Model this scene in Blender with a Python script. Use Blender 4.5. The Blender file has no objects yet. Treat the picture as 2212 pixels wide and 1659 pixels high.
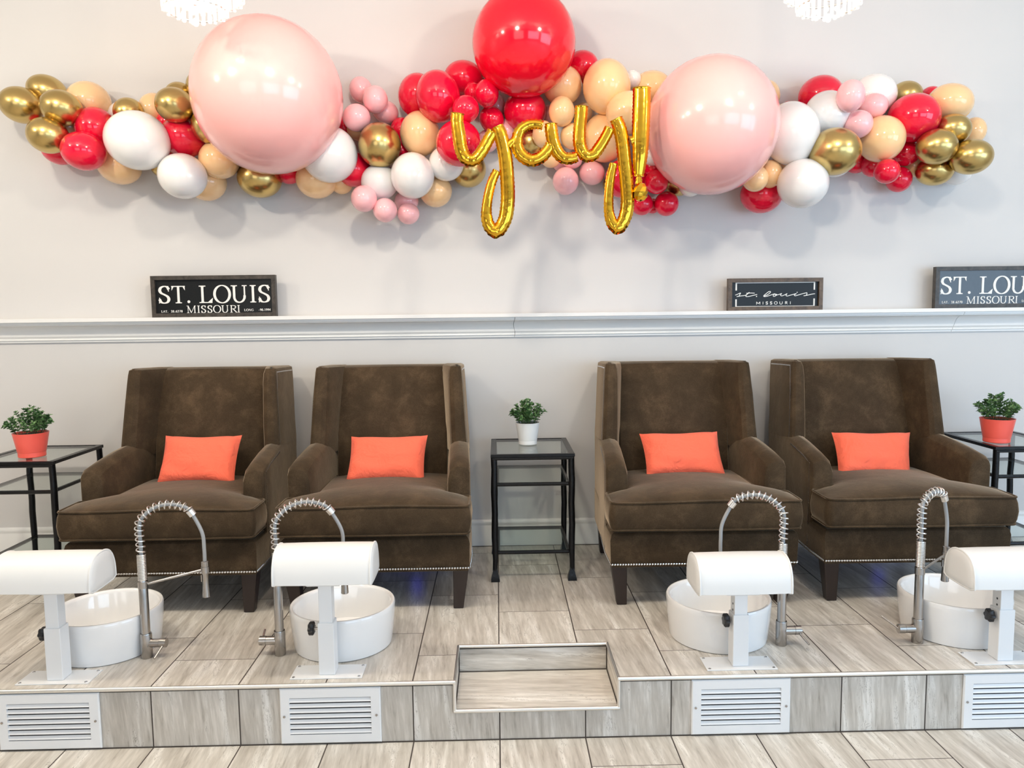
import bpy, math, random
from math import sin, cos, pi, sqrt, radians, hypot, atan2
from mathutils import Vector, Matrix

sc = bpy.context.scene
COL = sc.collection

# ------------------------------------------------------------------ camera
F_PX, PITCH, YAW, ROLL = 1646.8, -.0939, .0192, -.0118
CAM = Vector((.008, -2.58, 1.290))
_f = Vector((sin(YAW)*cos(PITCH), cos(YAW)*cos(PITCH), sin(PITCH)))
_r0 = Vector((cos(YAW), -sin(YAW), 0)); _u0 = _r0.cross(_f)
_r = _r0*cos(ROLL) + _u0*sin(ROLL); _u = -_r0*sin(ROLL) + _u0*cos(ROLL)
cam_d = bpy.data.cameras.new('camera')
cam_d.sensor_fit = 'HORIZONTAL'; cam_d.sensor_width = 36.0
cam_d.lens = 36.0*F_PX/2212.0; cam_d.clip_start = .05; cam_d.clip_end = 60
cam = bpy.data.objects.new('camera', cam_d); COL.objects.link(cam)
mw = Matrix.Identity(4)
for i in range(3):
    mw[i][0] = _r[i]; mw[i][1] = _u[i]; mw[i][2] = -_f[i]; mw[i][3] = CAM[i]
cam.matrix_world = mw
sc.camera = cam

def at(px, py, Y=None, Z=None):
    """world point seen at a photograph pixel, on the plane y=Y or z=Z"""
    d = _f + _r*((px-1106)/F_PX) - _u*((py-829.5)/F_PX)
    t = (Y-CAM.y)/d.y if Y is not None else (Z-CAM.z)/d.z
    return CAM + d*t

# ------------------------------------------------------------------ world, light, exposure
sc.view_settings.view_transform = 'Standard'; sc.view_settings.look = 'None'
sc.view_settings.gamma = 1; sc.view_settings.use_curve_mapping = False
sc.view_settings.exposure = 0.24
sc.cycles.use_denoising = True
sc.cycles.max_bounces = 7; sc.cycles.diffuse_bounces = 4; sc.cycles.glossy_bounces = 3
sc.cycles.transmission_bounces = 6; sc.cycles.transparent_max_bounces = 8
sc.cycles.sample_clamp_indirect = 4.0
sc.cycles.caustics_reflective = False; sc.cycles.caustics_refractive = False
w = bpy.data.worlds.new('daylight'); sc.world = w; w.use_nodes = True
w.node_tree.nodes['Background'].inputs[0].default_value = (.72, .84, 1, 1)
w.node_tree.nodes['Background'].inputs[1].default_value = .4

def light(name, kind, loc, energy, color, size=.1, size_y=None, aim=None):
    d = bpy.data.lights.new(name, kind); d.energy = energy; d.color = color
    if kind == 'AREA':
        d.shape = 'RECTANGLE'; d.size = size; d.size_y = size_y or size
    elif kind in ('POINT', 'SPOT'):
        d.shadow_soft_size = size
    o = bpy.data.objects.new(name, d); COL.objects.link(o); o.location = loc
    if aim is not None:
        o.rotation_euler = (Vector(aim)-Vector(loc)).to_track_quat('-Z', 'Y').to_euler()
    return o

WARM = (1, .89, .73); COOL = (.56, .77, 1)
# daylight through the shop windows behind the camera (right) and in the right wall
light('window_daylight', 'AREA', (2.9, -5.9, 1.35), 76, COOL, 3.6, 2.2, (2.0, 0, 1.2))
light('window_daylight', 'AREA', (5.35, -2.9, 1.35), 84, COOL, 3.0, 2.2, (2.0, 0.6, 1.2))
light('window_daylight', 'AREA', (-1.9, -5.9, 1.35), 32, (1, .96, .90), 3.0, 2.2, (-1.0, 0, 1.2))
# blue point lights added under two chairs for a glow of unknown source
light('added_blue_glow', 'POINT', (-.42, 1.24, .12), .07, (.03, .04, 1), .03)
light('added_blue_glow', 'POINT', (1.98, 1.24, .12), .06, (.03, .05, 1), .03)
for lx, ly, e in [(-3.3, -.35, 35), (-1.9, -.40, 41), (-.35, -.35, 40), (1.2, -.40, 33), (2.8, -.35, 22)]:  # ceiling lamps of the salon
    light('ceiling_lamp_light', 'POINT', (lx, ly, 2.72), e, WARM, .07)

# ------------------------------------------------------------------ mesh helper
class MB:
    def __init__(s, off=(0, 0, 0)):
        s.v = []; s.f = []; s.o = Vector(off); s.mi = []; s.m = 0
    def add(s, vs, fs):
        b = len(s.v)
        s.v += [tuple(Vector(p)+s.o) for p in vs]
        s.f += [tuple(i+b for i in f) for f in fs]; s.mi += [s.m]*len(fs)
        return s
    def box(s, x0, x1, y0, y1, z0, z1):
        vs = [(x, y, z) for z in (z0, z1) for y in (y0, y1) for x in (x0, x1)]
        return s.add(vs, [(0, 2, 3, 1), (4, 5, 7, 6), (0, 1, 5, 4), (2, 6, 7, 3), (0, 4, 6, 2), (1, 3, 7, 5)])
    def obox(s, c, ax, ay, az):
        """box from centre and three half-axis vectors"""
        c, ax, ay, az = map(Vector, (c, ax, ay, az))
        vs = [c+ax*i+ay*j+az*k for k in (-1, 1) for j in (-1, 1) for i in (-1, 1)]
        return s.add(vs, [(0, 2, 3, 1), (4, 5, 7, 6), (0, 1, 5, 4), (2, 6, 7, 3), (0, 4, 6, 2), (1, 3, 7, 5)])
    def prism(s, poly, a, b, axis='x'):
        """extrude polygon; axis x: poly=(y,z); y: poly=(x,z); z: poly=(x,y)"""
        def P(p, t):
            return {'x': (t, p[0], p[1]), 'y': (p[0], t, p[1]), 'z': (p[0], p[1], t)}[axis]
        n = len(poly)
        vs = [P(p, a) for p in poly]+[P(p, b) for p in poly]
        fs = [tuple(range(n))[::-1], tuple(range(n, 2*n))]
        fs += [(i, (i+1) % n, n+(i+1) % n, n+i) for i in range(n)]
        return s.add(vs, fs)
    def loft(s, rings, cap=True, closed=True):
        n = len(rings[0]); vs = [p for r in rings for p in r]; fs = []
        for k in range(len(rings)-1):
            for i in range(n if closed else n-1):
                j = (i+1) % n
                fs.append((k*n+i, k*n+j, (k+1)*n+j, (k+1)*n+i))
        if cap:
            fs.append(tuple(range(n))[::-1]); fs.append(tuple((len(rings)-1)*n+i for i in range(n)))
        return s.add(vs, fs)
    def lathe(s, prof, c=(0, 0, 0), n=32, axis='z', cap=True):
        c = Vector(c); rings = []
        for r, h in prof:
            ring = []
            for i in range(n):
                a = 2*pi*i/n
                if axis == 'z': p = Vector((r*cos(a), r*sin(a), h))
                elif axis == 'y': p = Vector((r*cos(a), h, -r*sin(a)))
                else: p = Vector((h, r*cos(a), r*sin(a)))
                ring.append(c+p)
            rings.append(ring)
        return s.loft(rings, cap)
    def tube(s, path, r, n=10, closed=False, cap=True):
        path = [Vector(p) for p in path]; m = len(path)
        R = r if isinstance(r, (list, tuple)) else [r]*m
        def tan(i):
            if closed: return (path[(i+1) % m]-path[(i-1) % m]).normalized()
            return (path[min(i+1, m-1)]-path[max(i-1, 0)]).normalized()
        t0 = tan(0); ref = Vector((0, 0, 1)) if abs(t0.z) < .9 else Vector((1, 0, 0))
        u = t0.cross(ref).normalized(); rings = []
        for i in range(m):
            t = tan(i); u = (u-t*u.dot(t)).normalized(); v = t.cross(u)
            rings.append([path[i]+(u*cos(2*pi*k/n)+v*sin(2*pi*k/n))*R[i] for k in range(n)])
        if closed: rings.append(rings[0]); return s.loft(rings, False)
        return s.loft(rings, cap)
    def ball(s, c, r, n=10, m=6, sc_=(1, 1, 1)):
        c = Vector(c); rings = []
        for j in range(m+1):
            a = -pi/2+pi*j/m; a = max(min(a, pi/2-.02), -pi/2+.02)
            rings.append([c+Vector((r*cos(a)*cos(2*pi*i/n)*sc_[0], r*cos(a)*sin(2*pi*i/n)*sc_[1], r*sin(a)*sc_[2])) for i in range(n)])
        return s.loft(rings)
    def build(s, name, mat, parent=None, smooth=40, bevel=0, seg=3, sub=0):
        me = bpy.data.meshes.new(name); me.from_pydata(s.v, [], s.f)
        for mm in (mat if isinstance(mat, (list, tuple)) else [mat]): me.materials.append(mm)
        if isinstance(mat, (list, tuple)):
            for p, i in zip(me.polygons, s.mi): p.material_index = i
        me.validate(); me.update()
        if smooth:
            me.shade_smooth()
            me.set_sharp_from_angle(angle=radians(smooth))
        o = bpy.data.objects.new(name, me); COL.objects.link(o)
        if parent is not None: o.parent = parent
        if bevel:
            b = o.modifiers.new('bevel', 'BEVEL'); b.width = bevel; b.segments = seg; b.limit_method = 'ANGLE'
            b.angle_limit = radians(30); b.harden_normals = True
        if sub:
            m_ = o.modifiers.new('sub', 'SUBSURF'); m_.levels = sub; m_.render_levels = sub
        return o

def empty(name, loc=(0, 0, 0)):
    o = bpy.data.objects.new(name, None); COL.objects.link(o); o.location = loc
    o.empty_display_size = .05
    return o
def tag(o, label=None, cat=None, group=None, kind=None):
    if label: o['label'] = label
    if cat: o['category'] = cat
    if group: o['group'] = group
    if kind: o['kind'] = kind
    return o
def structure(o): o['kind'] = 'structure'; return o
def copy_tree(o, parent=None):
    c = o.copy(); COL.objects.link(c)
    if parent is not None: c.parent = parent
    for ch in [x for x in bpy.data.objects if x.parent == o]: copy_tree(ch, c)
    return c
def catmull(P, n=8, closed=False):
    P = [Vector(p) for p in P]; out = []; m = len(P)
    for i in range(m if closed else m-1):
        if closed: a, b, c, d = P[i-1], P[i], P[(i+1) % m], P[(i+2) % m]
        else: a, b, c, d = P[max(i-1, 0)], P[i], P[i+1], P[min(i+2, m-1)]
        for k in range(n):
            t = k/n
            out.append(.5*((2*b)+(c-a)*t+(2*a-5*b+4*c-d)*t*t+(3*b-a-3*c+d)*t**3))
    if not closed: out.append(P[-1])
    return out

# ------------------------------------------------------------------ materials
def srgb(r, g, b):
    f = lambda c: (c/255/12.92) if c/255 <= .04045 else ((c/255+.055)/1.055)**2.4
    return (f(r), f(g), f(b), 1)
def mat(name, col, rough=.5, metal=0, **kw):
    m = bpy.data.materials.new(name); m.use_nodes = True
    b = m.node_tree.nodes['Principled BSDF']
    b.inputs['Base Color'].default_value = col; b.inputs['Roughness'].default_value = rough
    b.inputs['Metallic'].default_value = metal
    for k, v in kw.items():
        k = {'spec': 'Specular IOR Level', 'trans': 'Transmission Weight', 'ior': 'IOR', 'coat': 'Coat Weight', 'coatr': 'Coat Roughness',
             'sheen': 'Sheen Weight', 'sheenr': 'Sheen Roughness', 'sheent': 'Sheen Tint', 'emit': 'Emission Strength', 'emitc': 'Emission Color',
             'sss': 'Subsurface Weight', 'sssr': 'Subsurface Radius', 'ssss': 'Subsurface Scale', 'aniso': 'Anisotropic'}[k]
        b.inputs[k].default_value = v
    return m
class NT:
    def __init__(s, m): s.t = m.node_tree; s.b = s.t.nodes['Principled BSDF']
    def n(s, typ, **kw):
        x = s.t.nodes.new(typ)
        for k, v in kw.items(): setattr(x, k, v)
        return x
    def l(s, a, b): s.t.links.new(a, b)
    def math(s, op, a, b=None, c=None):
        x = s.n('ShaderNodeMath', operation=op)
        for i, v in enumerate((a, b, c)):
            if v is None: continue
            if isinstance(v, (int, float)): x.inputs[i].default_value = v
            else: s.l(v, x.inputs[i])
        return x.outputs[0]
    def mix(s, f, a, b):
        x = s.n('ShaderNodeMix', data_type='RGBA')
        for i, v in zip((0, 6, 7), (f, a, b)):
            if isinstance(v, (int, float, tuple)): x.inputs[i].default_value = v
            else: s.l(v, x.inputs[i])
        return x.outputs[2]
    def noise(s, vec, scale, detail=3, rough=.5, dist=0):
        x = s.n('ShaderNodeTexNoise'); x.inputs['Scale'].default_value = scale; x.inputs['Detail'].default_value = detail
        x.inputs['Roughness'].default_value = rough; x.inputs['Distortion'].default_value = dist
        if vec is not None: s.l(vec, x.inputs['Vector'])
        return x.outputs['Fac']
    def ramp(s, f, stops):
        x = s.n('ShaderNodeValToRGB'); e = x.color_ramp.elements
        while len(e) < len(stops): e.new(.5)
        for el, (p, c) in zip(e, stops): el.position = p; el.color = c
        s.l(f, x.inputs[0]); return x.outputs[0]
    def obj(s): return s.n('ShaderNodeTexCoord').outputs['Object']
    def pos(s): return s.n('ShaderNodeNewGeometry').outputs['Position']
    def comb(s, x, y, z):
        c = s.n('ShaderNodeCombineXYZ')
        for i, v in enumerate((x, y, z)):
            if isinstance(v, (int, float)): c.inputs[i].default_value = v
            else: s.l(v, c.inputs[i])
        return c.outputs[0]
    def bump(s, h, strength, dist=.002):
        x = s.n('ShaderNodeBump'); x.inputs['Strength'].default_value = strength; x.inputs['Distance'].default_value = dist
        s.l(h, x.inputs['Height']); s.l(x.outputs[0], s.b.inputs['Normal'])

T = .305; L = .61
def tile_mat(name, across, along, v0=0, joints='floor', shade=1.0, rough=.34):
    """striated stone-look tile; across/along name the axes, position based"""
    m = mat(name, (.6, .55, .5, 1), rough); t = NT(m)
    sep = t.n('ShaderNodeSeparateXYZ'); t.l(t.pos(), sep.inputs[0])
    ax = {'x': sep.outputs[0], 'y': sep.outputs[1], 'z': sep.outputs[2]}
    u, v = ax[across], ax[along]
    if joints == 'none':
        ku = 0.0; kv = 0.0; mask = 0.0; idv = 3.3
    else:
        uu = t.math('DIVIDE', u, T); ku = t.math('FLOOR', uu); fu = t.math('FRACT', uu)
        du = t.math('MULTIPLY', t.math('MINIMUM', fu, t.math('SUBTRACT', 1.0, fu)), T)
        mask = t.math('LESS_THAN', du, .0023)
        if joints == 'floor':
            vv = t.math('DIVIDE', t.math('SUBTRACT', t.math('SUBTRACT', v, v0), t.math('MULTIPLY', ku, 2*L/3)), L)
            kv = t.math('FLOOR', vv); fv = t.math('FRACT', vv)
            dv = t.math('MULTIPLY', t.math('MINIMUM', fv, t.math('SUBTRACT', 1.0, fv)), L)
            mask = t.math('MAXIMUM', mask, t.math('LESS_THAN', dv, .0015))
        else: kv = 5.0
        wn = t.n('ShaderNodeTexWhiteNoise'); wn.noise_dimensions = '3D'
        t.l(t.comb(ku, kv, .5 if joints == 'floor' else 9.5), wn.inputs[0]); idv = wn.outputs[0]
    slant = t.math('MULTIPLY', v, .07)
    un = t.math('ADD', u, slant)
    z = t.math('MULTIPLY', idv, 37.0) if not isinstance(idv, float) else idv
    vec = t.comb(un, t.math('MULTIPLY', v, .10), z)
    n1 = t.noise(vec, 17, 4, .6, .35); n2 = t.noise(vec, 62, 4, .65, .3)
    vec3 = t.comb(un, t.math('MULTIPLY', v, .16), t.math('ADD', z, 4.0))
    n3 = t.noise(vec3, 26, 5, .7, 1.1)
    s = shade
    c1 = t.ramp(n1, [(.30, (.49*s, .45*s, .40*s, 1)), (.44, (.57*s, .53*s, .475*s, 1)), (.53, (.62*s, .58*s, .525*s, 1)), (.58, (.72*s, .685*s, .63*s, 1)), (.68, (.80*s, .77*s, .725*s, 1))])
    c2 = t.ramp(n2, [(.30, (.62, .60, .58, 1)), (.42, (.90, .89, .88, 1)), (.53, (1, 1, 1, 1)), (.64, (1.16, 1.16, 1.17, 1))])
    mul = t.n('ShaderNodeMix', data_type='RGBA', blend_type='MULTIPLY'); mul.inputs[0].default_value = .9
    t.l(c1, mul.inputs[6]); t.l(c2, mul.inputs[7])
    vein = t.math('LESS_THAN', t.math('ABSOLUTE', t.math('SUBTRACT', n3, .5)), .007)
    vein = t.math('MULTIPLY', vein, t.math('GREATER_THAN', n1, .56))
    c3 = t.mix(t.math('MULTIPLY', vein, .6), mul.outputs[2], (.20, .17, .14, 1))
    if not isinstance(idv, float):
        br = t.math('ADD', .93, t.math('MULTIPLY', idv, .14))
        x = t.n('ShaderNodeVectorMath', operation='SCALE'); t.l(c3, x.inputs[0]); t.l(br, x.inputs[3]); c3 = x.outputs[0]
    if mask != 0.0: c3 = t.mix(mask, c3, (.055, .042, .035, 1))
    t.l(c3, t.b.inputs['Base Color'])
    if mask != 0.0:
        t.l(t.math('ADD', rough, t.math('MULTIPLY', mask, .4)), t.b.inputs['Roughness'])
        t.bump(t.math('SUBTRACT', 1.0, mask), .5, .002)
    return m

M_TOP = tile_mat('platform_tile', 'x', 'y')
M_FLOOR = tile_mat('floor_tile', 'x', 'y', v0=.03)
M_RISER = tile_mat('riser_tile', 'x', 'z', joints='riser', shade=.90)  # tile darkened for the riser, its duller light put into the colour
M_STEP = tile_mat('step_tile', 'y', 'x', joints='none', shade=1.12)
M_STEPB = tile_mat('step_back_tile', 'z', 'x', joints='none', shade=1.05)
M_GROUT = mat('grout', (.05, .04, .033, 1), .9)

M_WALL = mat('painted_wall', (.665, .652, .645, 1), .55); t = NT(M_WALL)
t.bump(t.noise(t.pos(), 240, 2), .06, .001)
M_CEIL = mat('ceiling_paint', (.86, .85, .83, 1), .8)
M_SIDE = mat('side_wall_paint', (.66, .63, .60, 1), .7); M_FRONT = mat('front_wall_paint', (.30, .27, .24, 1), .7)  # unseen front wall toned dark to add contrast to the gold reflections
M_TRIM = mat('white_trim_paint', (.84, .84, .83, 1), .32)
M_GLASS_WIN = mat('window_glass', (1, 1, 1, 1), .02, trans=1, ior=1.45)

def velvet(name, base):
    m = mat(name, base, .75, sheen=1.0, sheenr=.30, sheent=(.74, .60, .44, 1), spec=.12); t = NT(m)
    P = t.pos()
    a = t.noise(P, 8, 6, .70, .25); b = t.noise(P, 260, 2, .6)
    c = t.ramp(a, [(.32, tuple(x*.72 for x in base[:3])+(1,)), (.5, base), (.70, tuple(min(1, x*1.7) for x in base[:3])+(1,))])
    d = t.ramp(b, [(.25, (.72, .72, .72, 1)), (.7, (1.15, 1.15, 1.15, 1))])
    mul = t.n('ShaderNodeMix', data_type='RGBA', blend_type='MULTIPLY'); mul.inputs[0].default_value = 1
    t.l(c, mul.inputs[6]); t.l(d, mul.inputs[7]); t.l(mul.outputs[2], t.b.inputs['Base Color'])
    t.bump(t.math('ADD', t.math('MULTIPLY', a, .6), t.math('MULTIPLY', b, .15)), .35, .01)
    return m
M_VEL = velvet('brown_velvet', (.055, .036, .020, 1))
M_LEG = mat('espresso_wood', (.018, .010, .009, 1), .4)
M_NAIL = mat('nickel_nail', (.78, .76, .74, 1), .18, 1)
M_CORAL = mat('coral_cotton', srgb(255, 112, 82), .8, sheen=.15); t = NT(M_CORAL)
t.bump(t.math('ADD', t.noise(t.obj(), 14, 3, .6, .6), t.math('MULTIPLY', t.noise(t.obj(), 500, 1), .08)), .6, .022)
M_IRON = mat('black_iron', (.012, .012, .013, 1), .32, .6); t = NT(M_IRON); t.bump(t.noise(t.obj(), 90, 3), .5, .003)
M_GLASS = bpy.data.materials.new('table_glass'); M_GLASS.use_nodes = True; _t = M_GLASS.node_tree; _t.nodes.clear()
_o = _t.nodes.new('ShaderNodeOutputMaterial'); _x = _t.nodes.new('ShaderNodeMixShader'); _a = _t.nodes.new('ShaderNodeBsdfTransparent'); _b = _t.nodes.new('ShaderNodeBsdfGlossy'); _fr = _t.nodes.new('ShaderNodeLayerWeight'); _pw = _t.nodes.new('ShaderNodeMath'); _pw.operation = 'MULTIPLY_ADD'; _pw2 = _t.nodes.new('ShaderNodeMath'); _pw2.operation = 'POWER'
_a.inputs[0].default_value = (.93, .97, .95, 1); _b.inputs['Roughness'].default_value = .01; _fr.inputs[0].default_value = .5
_t.links.new(_fr.outputs['Facing'], _pw2.inputs[0]); _pw2.inputs[1].default_value = 5; _t.links.new(_pw2.outputs[0], _pw.inputs[0]); _pw.inputs[1].default_value = .8; _pw.inputs[2].default_value = .04
_t.links.new(_pw.outputs[0], _x.inputs[0]); _t.links.new(_a.outputs[0], _x.inputs[1]); _t.links.new(_b.outputs[0], _x.inputs[2]); _t.links.new(_x.outputs[0], _o.inputs[0])
def latex(name, col, rough=.13):
    m = mat(name, col, rough, coat=.35, coatr=.05, sss=.12, ssss=.03); m.node_tree.nodes['Principled BSDF'].inputs['Subsurface Radius'].default_value = (1, .6, .5)
    return m
BM = {'red': latex('red_latex', srgb(232, 14, 56)), 'pink': latex('pink_latex', srgb(255, 192, 196)), 'peach': latex('peach_latex', srgb(252, 208, 156)),
      'white': latex('white_latex', srgb(243, 241, 239)), 'bigpink': latex('blush_latex', srgb(255, 188, 184), .17), 'bigred': latex('big_red_latex', srgb(236, 10, 40), .15),
      'gold': mat('gold_chrome_latex', srgb(205, 178, 116), .27, 1)}
M_FOIL = mat('gold_foil', (.80, .43, .035, 1), .13, 1); t = NT(M_FOIL); t.bump(t.noise(t.obj(), 26, 2, .5, .4), .10, .006)
M_CERAM = mat('white_ceramic', (.86, .86, .86, 1), .07, coat=.5)
M_VINYL = mat('white_vinyl', (.84, .84, .83, 1), .36)
M_PCOAT = mat('white_powder_coat', (.83, .84, .85, 1), .3)
M_STEEL = mat('brushed_steel', (.43, .41, .39, 1), .24, 1, aniso=.5)
M_SPRING = mat('polished_spring_steel', (.86, .85, .83, 1), .24, 1)
M_HOSE = mat('grey_hose', (.36, .37, .38, 1), .35)
M_DARK = mat('dark_gap', (.02, .02, .022, 1), .6)
M_KNOB = mat('black_plastic', (.012, .012, .014, 1), .4)
M_CHROME = mat('trim_metal', (.86, .85, .82, 1), .38, 1)
M_BLACKWOOD = mat('black_frame_wood', (.030, .027, .024, 1), .42); t = NT(M_BLACKWOOD)
_n = t.noise(t.obj(), 30, 4, .7, .5); t.l(t.ramp(_n, [(.35, (.018, .015, .012, 1)), (.7, (.07, .058, .048, 1))]), t.b.inputs['Base Color'])
M_BROWNWOOD = mat('brown_frame_wood', (.09, .055, .035, 1), .45); t = NT(M_BROWNWOOD)
_n = t.noise(t.obj(), 24, 4, .7, .5); t.l(t.ramp(_n, [(.35, (.05, .032, .02, 1)), (.7, (.15, .10, .062, 1))]), t.b.inputs['Base Color'])
M_GBOARD = mat('glossy_board_panel', (.010, .014, .020, 1), .14, spec=.5, coat=.12, coatr=.1); t = NT(M_GBOARD); t.bump(t.noise(t.obj(), 9, 3, .6, .8), .25, .01)
M_BOARD = mat('blackboard_panel', (.010, .011, .012, 1), .30, spec=.25); t = NT(M_BOARD)
_n = t.noise(t.obj(), 420, 2, .6); t.l(t.ramp(_n, [(.4, (.004, .005, .006, 1)), (.75, (.022, .024, .025, 1))]), t.b.inputs['Base Color'])
M_LETTER = mat('white_lettering', (.86, .85, .82, 1), .5)
M_POTW = mat('white_pot', (.86, .86, .85, 1), .35)
M_POTC = mat('coral_pot', srgb(255, 104, 90), .32)
M_SOIL = mat('soil', (.012, .010, .008, 1), .95)
M_LEAF = mat('green_leaf', (.07, .16, .05, 1), .45); t = NT(M_LEAF)
t.l(t.ramp(t.noise(t.obj(), 38, 2), [(.3, (.022, .060, .020, 1)), (.5, (.07, .17, .05, 1)), (.72, (.22, .36, .15, 1))]), t.b.inputs['Base Color'])
M_STEM = mat('green_stem', (.05, .09, .03, 1), .6)
M_CRYSTAL = mat('lit_crystal', (1, .97, .92, 1), .05, trans=.8, ior=1.5, emit=.30, emitc=(1, .95, .88, 1))
M_BULB = mat('lamp_bulb', (1, .95, .85, 1), .4, emit=10, emitc=(1, .90, .76, 1))
M_LED = mat('lamp_diffuser', (1, 1, 1, 1), .4, emit=14, emitc=(1, .90, .76, 1))

# ------------------------------------------------------------------ setting
YW = 1.56; H = .222; CZ = 2.98; X0, X1, YB = -5.2, 5.6, -6.2
m = MB(); m.box(X0, X1, YW, YW+.12, -H, CZ); structure(m.build('wall_back', M_WALL))
m = MB(); m.box(X0-.12, X0, YB, YW+.12, -H, CZ); structure(m.build('wall_left', M_SIDE))
def wall_holes(name, axis, pos, a0, a1, holes):
    """wall panel along x (axis='x', at y=pos) or y (axis='y', at x=pos) with window holes (h0,h1,z0,z1)"""
    m = MB(); zs0, zs1 = holes[0][2], holes[0][3]
    def bx(p, q, z0, z1):
        if axis == 'x': m.box(p, q, pos-.12, pos, z0, z1)
        else: m.box(pos, pos+.12, p, q, z0, z1)
    bx(a0, a1, -H, zs0); bx(a0, a1, zs1, CZ)
    e = a0
    for h0, h1, _, _ in holes: bx(e, h0, zs0, zs1); e = h1
    bx(e, a1, zs0, zs1)
    return structure(m.build(name, M_FRONT if axis == 'x' else M_SIDE))
wall_holes('wall_front', 'x', YB, X0-.12, X1+.12, [(-4.1, -.3, .2, 2.5), (1.0, 4.8, .2, 2.5)])
wall_holes('wall_right', 'y', X1, YB, YW+.12, [(-4.5, -1.3, .2, 2.5)])
for k, (ax, p, a, b) in enumerate([('x', YB-.06, -4.1, -.3), ('x', YB-.06, 1.0, 4.8), ('y', X1+.06, -4.5, -1.3)]):
    m = MB()
    cuts = [a, a+(b-a)/3, a+2*(b-a)/3, b]
    for c in cuts:
        c0, c1 = max(a, c-.03), min(b, c+.03)
        m.box(c0, c1, p-.03, p+.03, .2, 2.5) if ax == 'x' else m.box(p-.03, p+.03, c0, c1, .2, 2.5)
    for z in (.2, 2.44):
        m.box(a, b, p-.03, p+.03, z, z+.06) if ax == 'x' else m.box(p-.03, p+.03, a, b, z, z+.06)
    structure(m.build('window_%d' % (k+1), M_TRIM))
m = MB(); m.box(X0-.12, X1+.12, YB-.12, YW+.12, CZ, CZ+.1); structure(m.build('ceiling', M_CEIL))
m = MB(); m.box(X0-.12, X1+.12, YB-.12, .02, -H-.1, -H); structure(m.build('floor', M_FLOOR))

# tiled platform with a recessed step
RX0, RX1, RY, RZ = -.158, .423, .287, -.108
m = MB()
def slab(x0, x1, y0, y1, z0, z1):
    b = len(m.f); m.box(x0, x1, y0, y1, z0, z1)
    m.mi[b+1] = 0; m.mi[b+2] = 1
slab(X0, RX0, 0, YW, -H, 0); slab(RX1, X1, 0, YW, -H, 0); slab(RX0, RX1, RY, YW, -H, 0)
b = len(m.f); m.box(RX0, RX1, 0, RY, -H, RZ); m.mi[b+1] = 2; m.mi[b+2] = 1
for i in range(len(m.f)):
    f = m.f[i]; c = [sum(m.v[k][j] for k in f)/4 for j in range(3)]
    if abs(c[1]-RY) < .01 and RX0 < c[0] < RX1 and c[2] > RZ-.1: m.mi[i] = 3
    if abs(c[0]-RX0) < .001 or abs(c[0]-RX1) < .001: m.mi[i] = 3
structure(m.build('floor_platform', [M_TOP, M_RISER, M_STEP, M_STEPB], smooth=0))
# metal edge strips
m = MB(); r = .0075; e = .0
def strip(p, q, rr=r): m.tube([p, q], rr, 10)
strip((X0+.01, -.003, -.0045), (RX0+.003, -.003, -.0045)); strip((RX1-.003, -.003, -.0045), (X1-.01, -.003, -.0045))
structure(m.build('trim_1', M_CHROME))
m = MB()
strip((RX0, -.002, -.004), (RX0, RY, -.004), .006); strip((RX1, -.002, -.004), (RX1, RY, -.004), .006)
strip((RX0, RY-.002, -.0045), (RX1, RY-.002, -.0045), .0065)
strip((RX0, -.003, 0), (RX0, -.003, RZ-.006), .006); strip((RX1, -.003, 0), (RX1, -.003, RZ-.006), .006)
strip((RX0-.003, -.003, RZ-.003), (RX1+.003, -.003, RZ-.003), .007)
structure(m.build('trim_2', M_CHROME))
m = MB(); g = .0035
for p, q in [((RX0+.002, RY-.003, RZ+.001), (RX1-.002, RY-.003, RZ+.001)), ((RX0+.002, .01, RZ+.001), (RX0+.002, RY-.003, RZ+.001)),
             ((RX1-.002, .01, RZ+.001), (RX1-.002, RY-.003, RZ+.001)), ((RX0+.002, RY-.002, RZ), (RX0+.002, RY-.002, -.012)), ((RX1-.002, RY-.002, RZ), (RX1-.002, RY-.002, -.012)),
             ((RX0+.003, RY-.001, -.014), (RX1-.003, RY-.001, -.014))]:
    m.tube([p, q], .0022, 6)
m.box(X0, RX0-.004, -.0012, .001, -.0165, -.011); m.box(RX1+.004, X1, -.0012, .001, -.0165, -.011)
m.box(X0, X1, -.003, .001, -H, -H+.0035)
structure(m.build('trim_3', M_GROUT, smooth=0))
# baseboard
def cove(p, q, n=8, bulge=.25):
    """concave curve from p to q in (y,z)"""
    p, q = Vector(p), Vector(q); c = Vector((p.x, q.y)); return [tuple((1-t)**2*p+2*t*(1-t)*(c*1.0)+t*t*q) for t in [i/n for i in range(n+1)]]
m = MB()
m.prism([(YW, .0), (YW-.016, .0), (YW-.016, .108), (YW-.011, .114), (YW-.011, .120), (YW-.014, .126), (YW-.014, .138), (YW-.006, .146), (YW, .148)], X0, X1)
structure(m.build('baseboard_back', M_TRIM, smooth=50))
m = MB(); m.box(X0, X1, YW-.019, YW-.015, .0, .003); structure(m.build('trim_4', M_GROUT))
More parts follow.
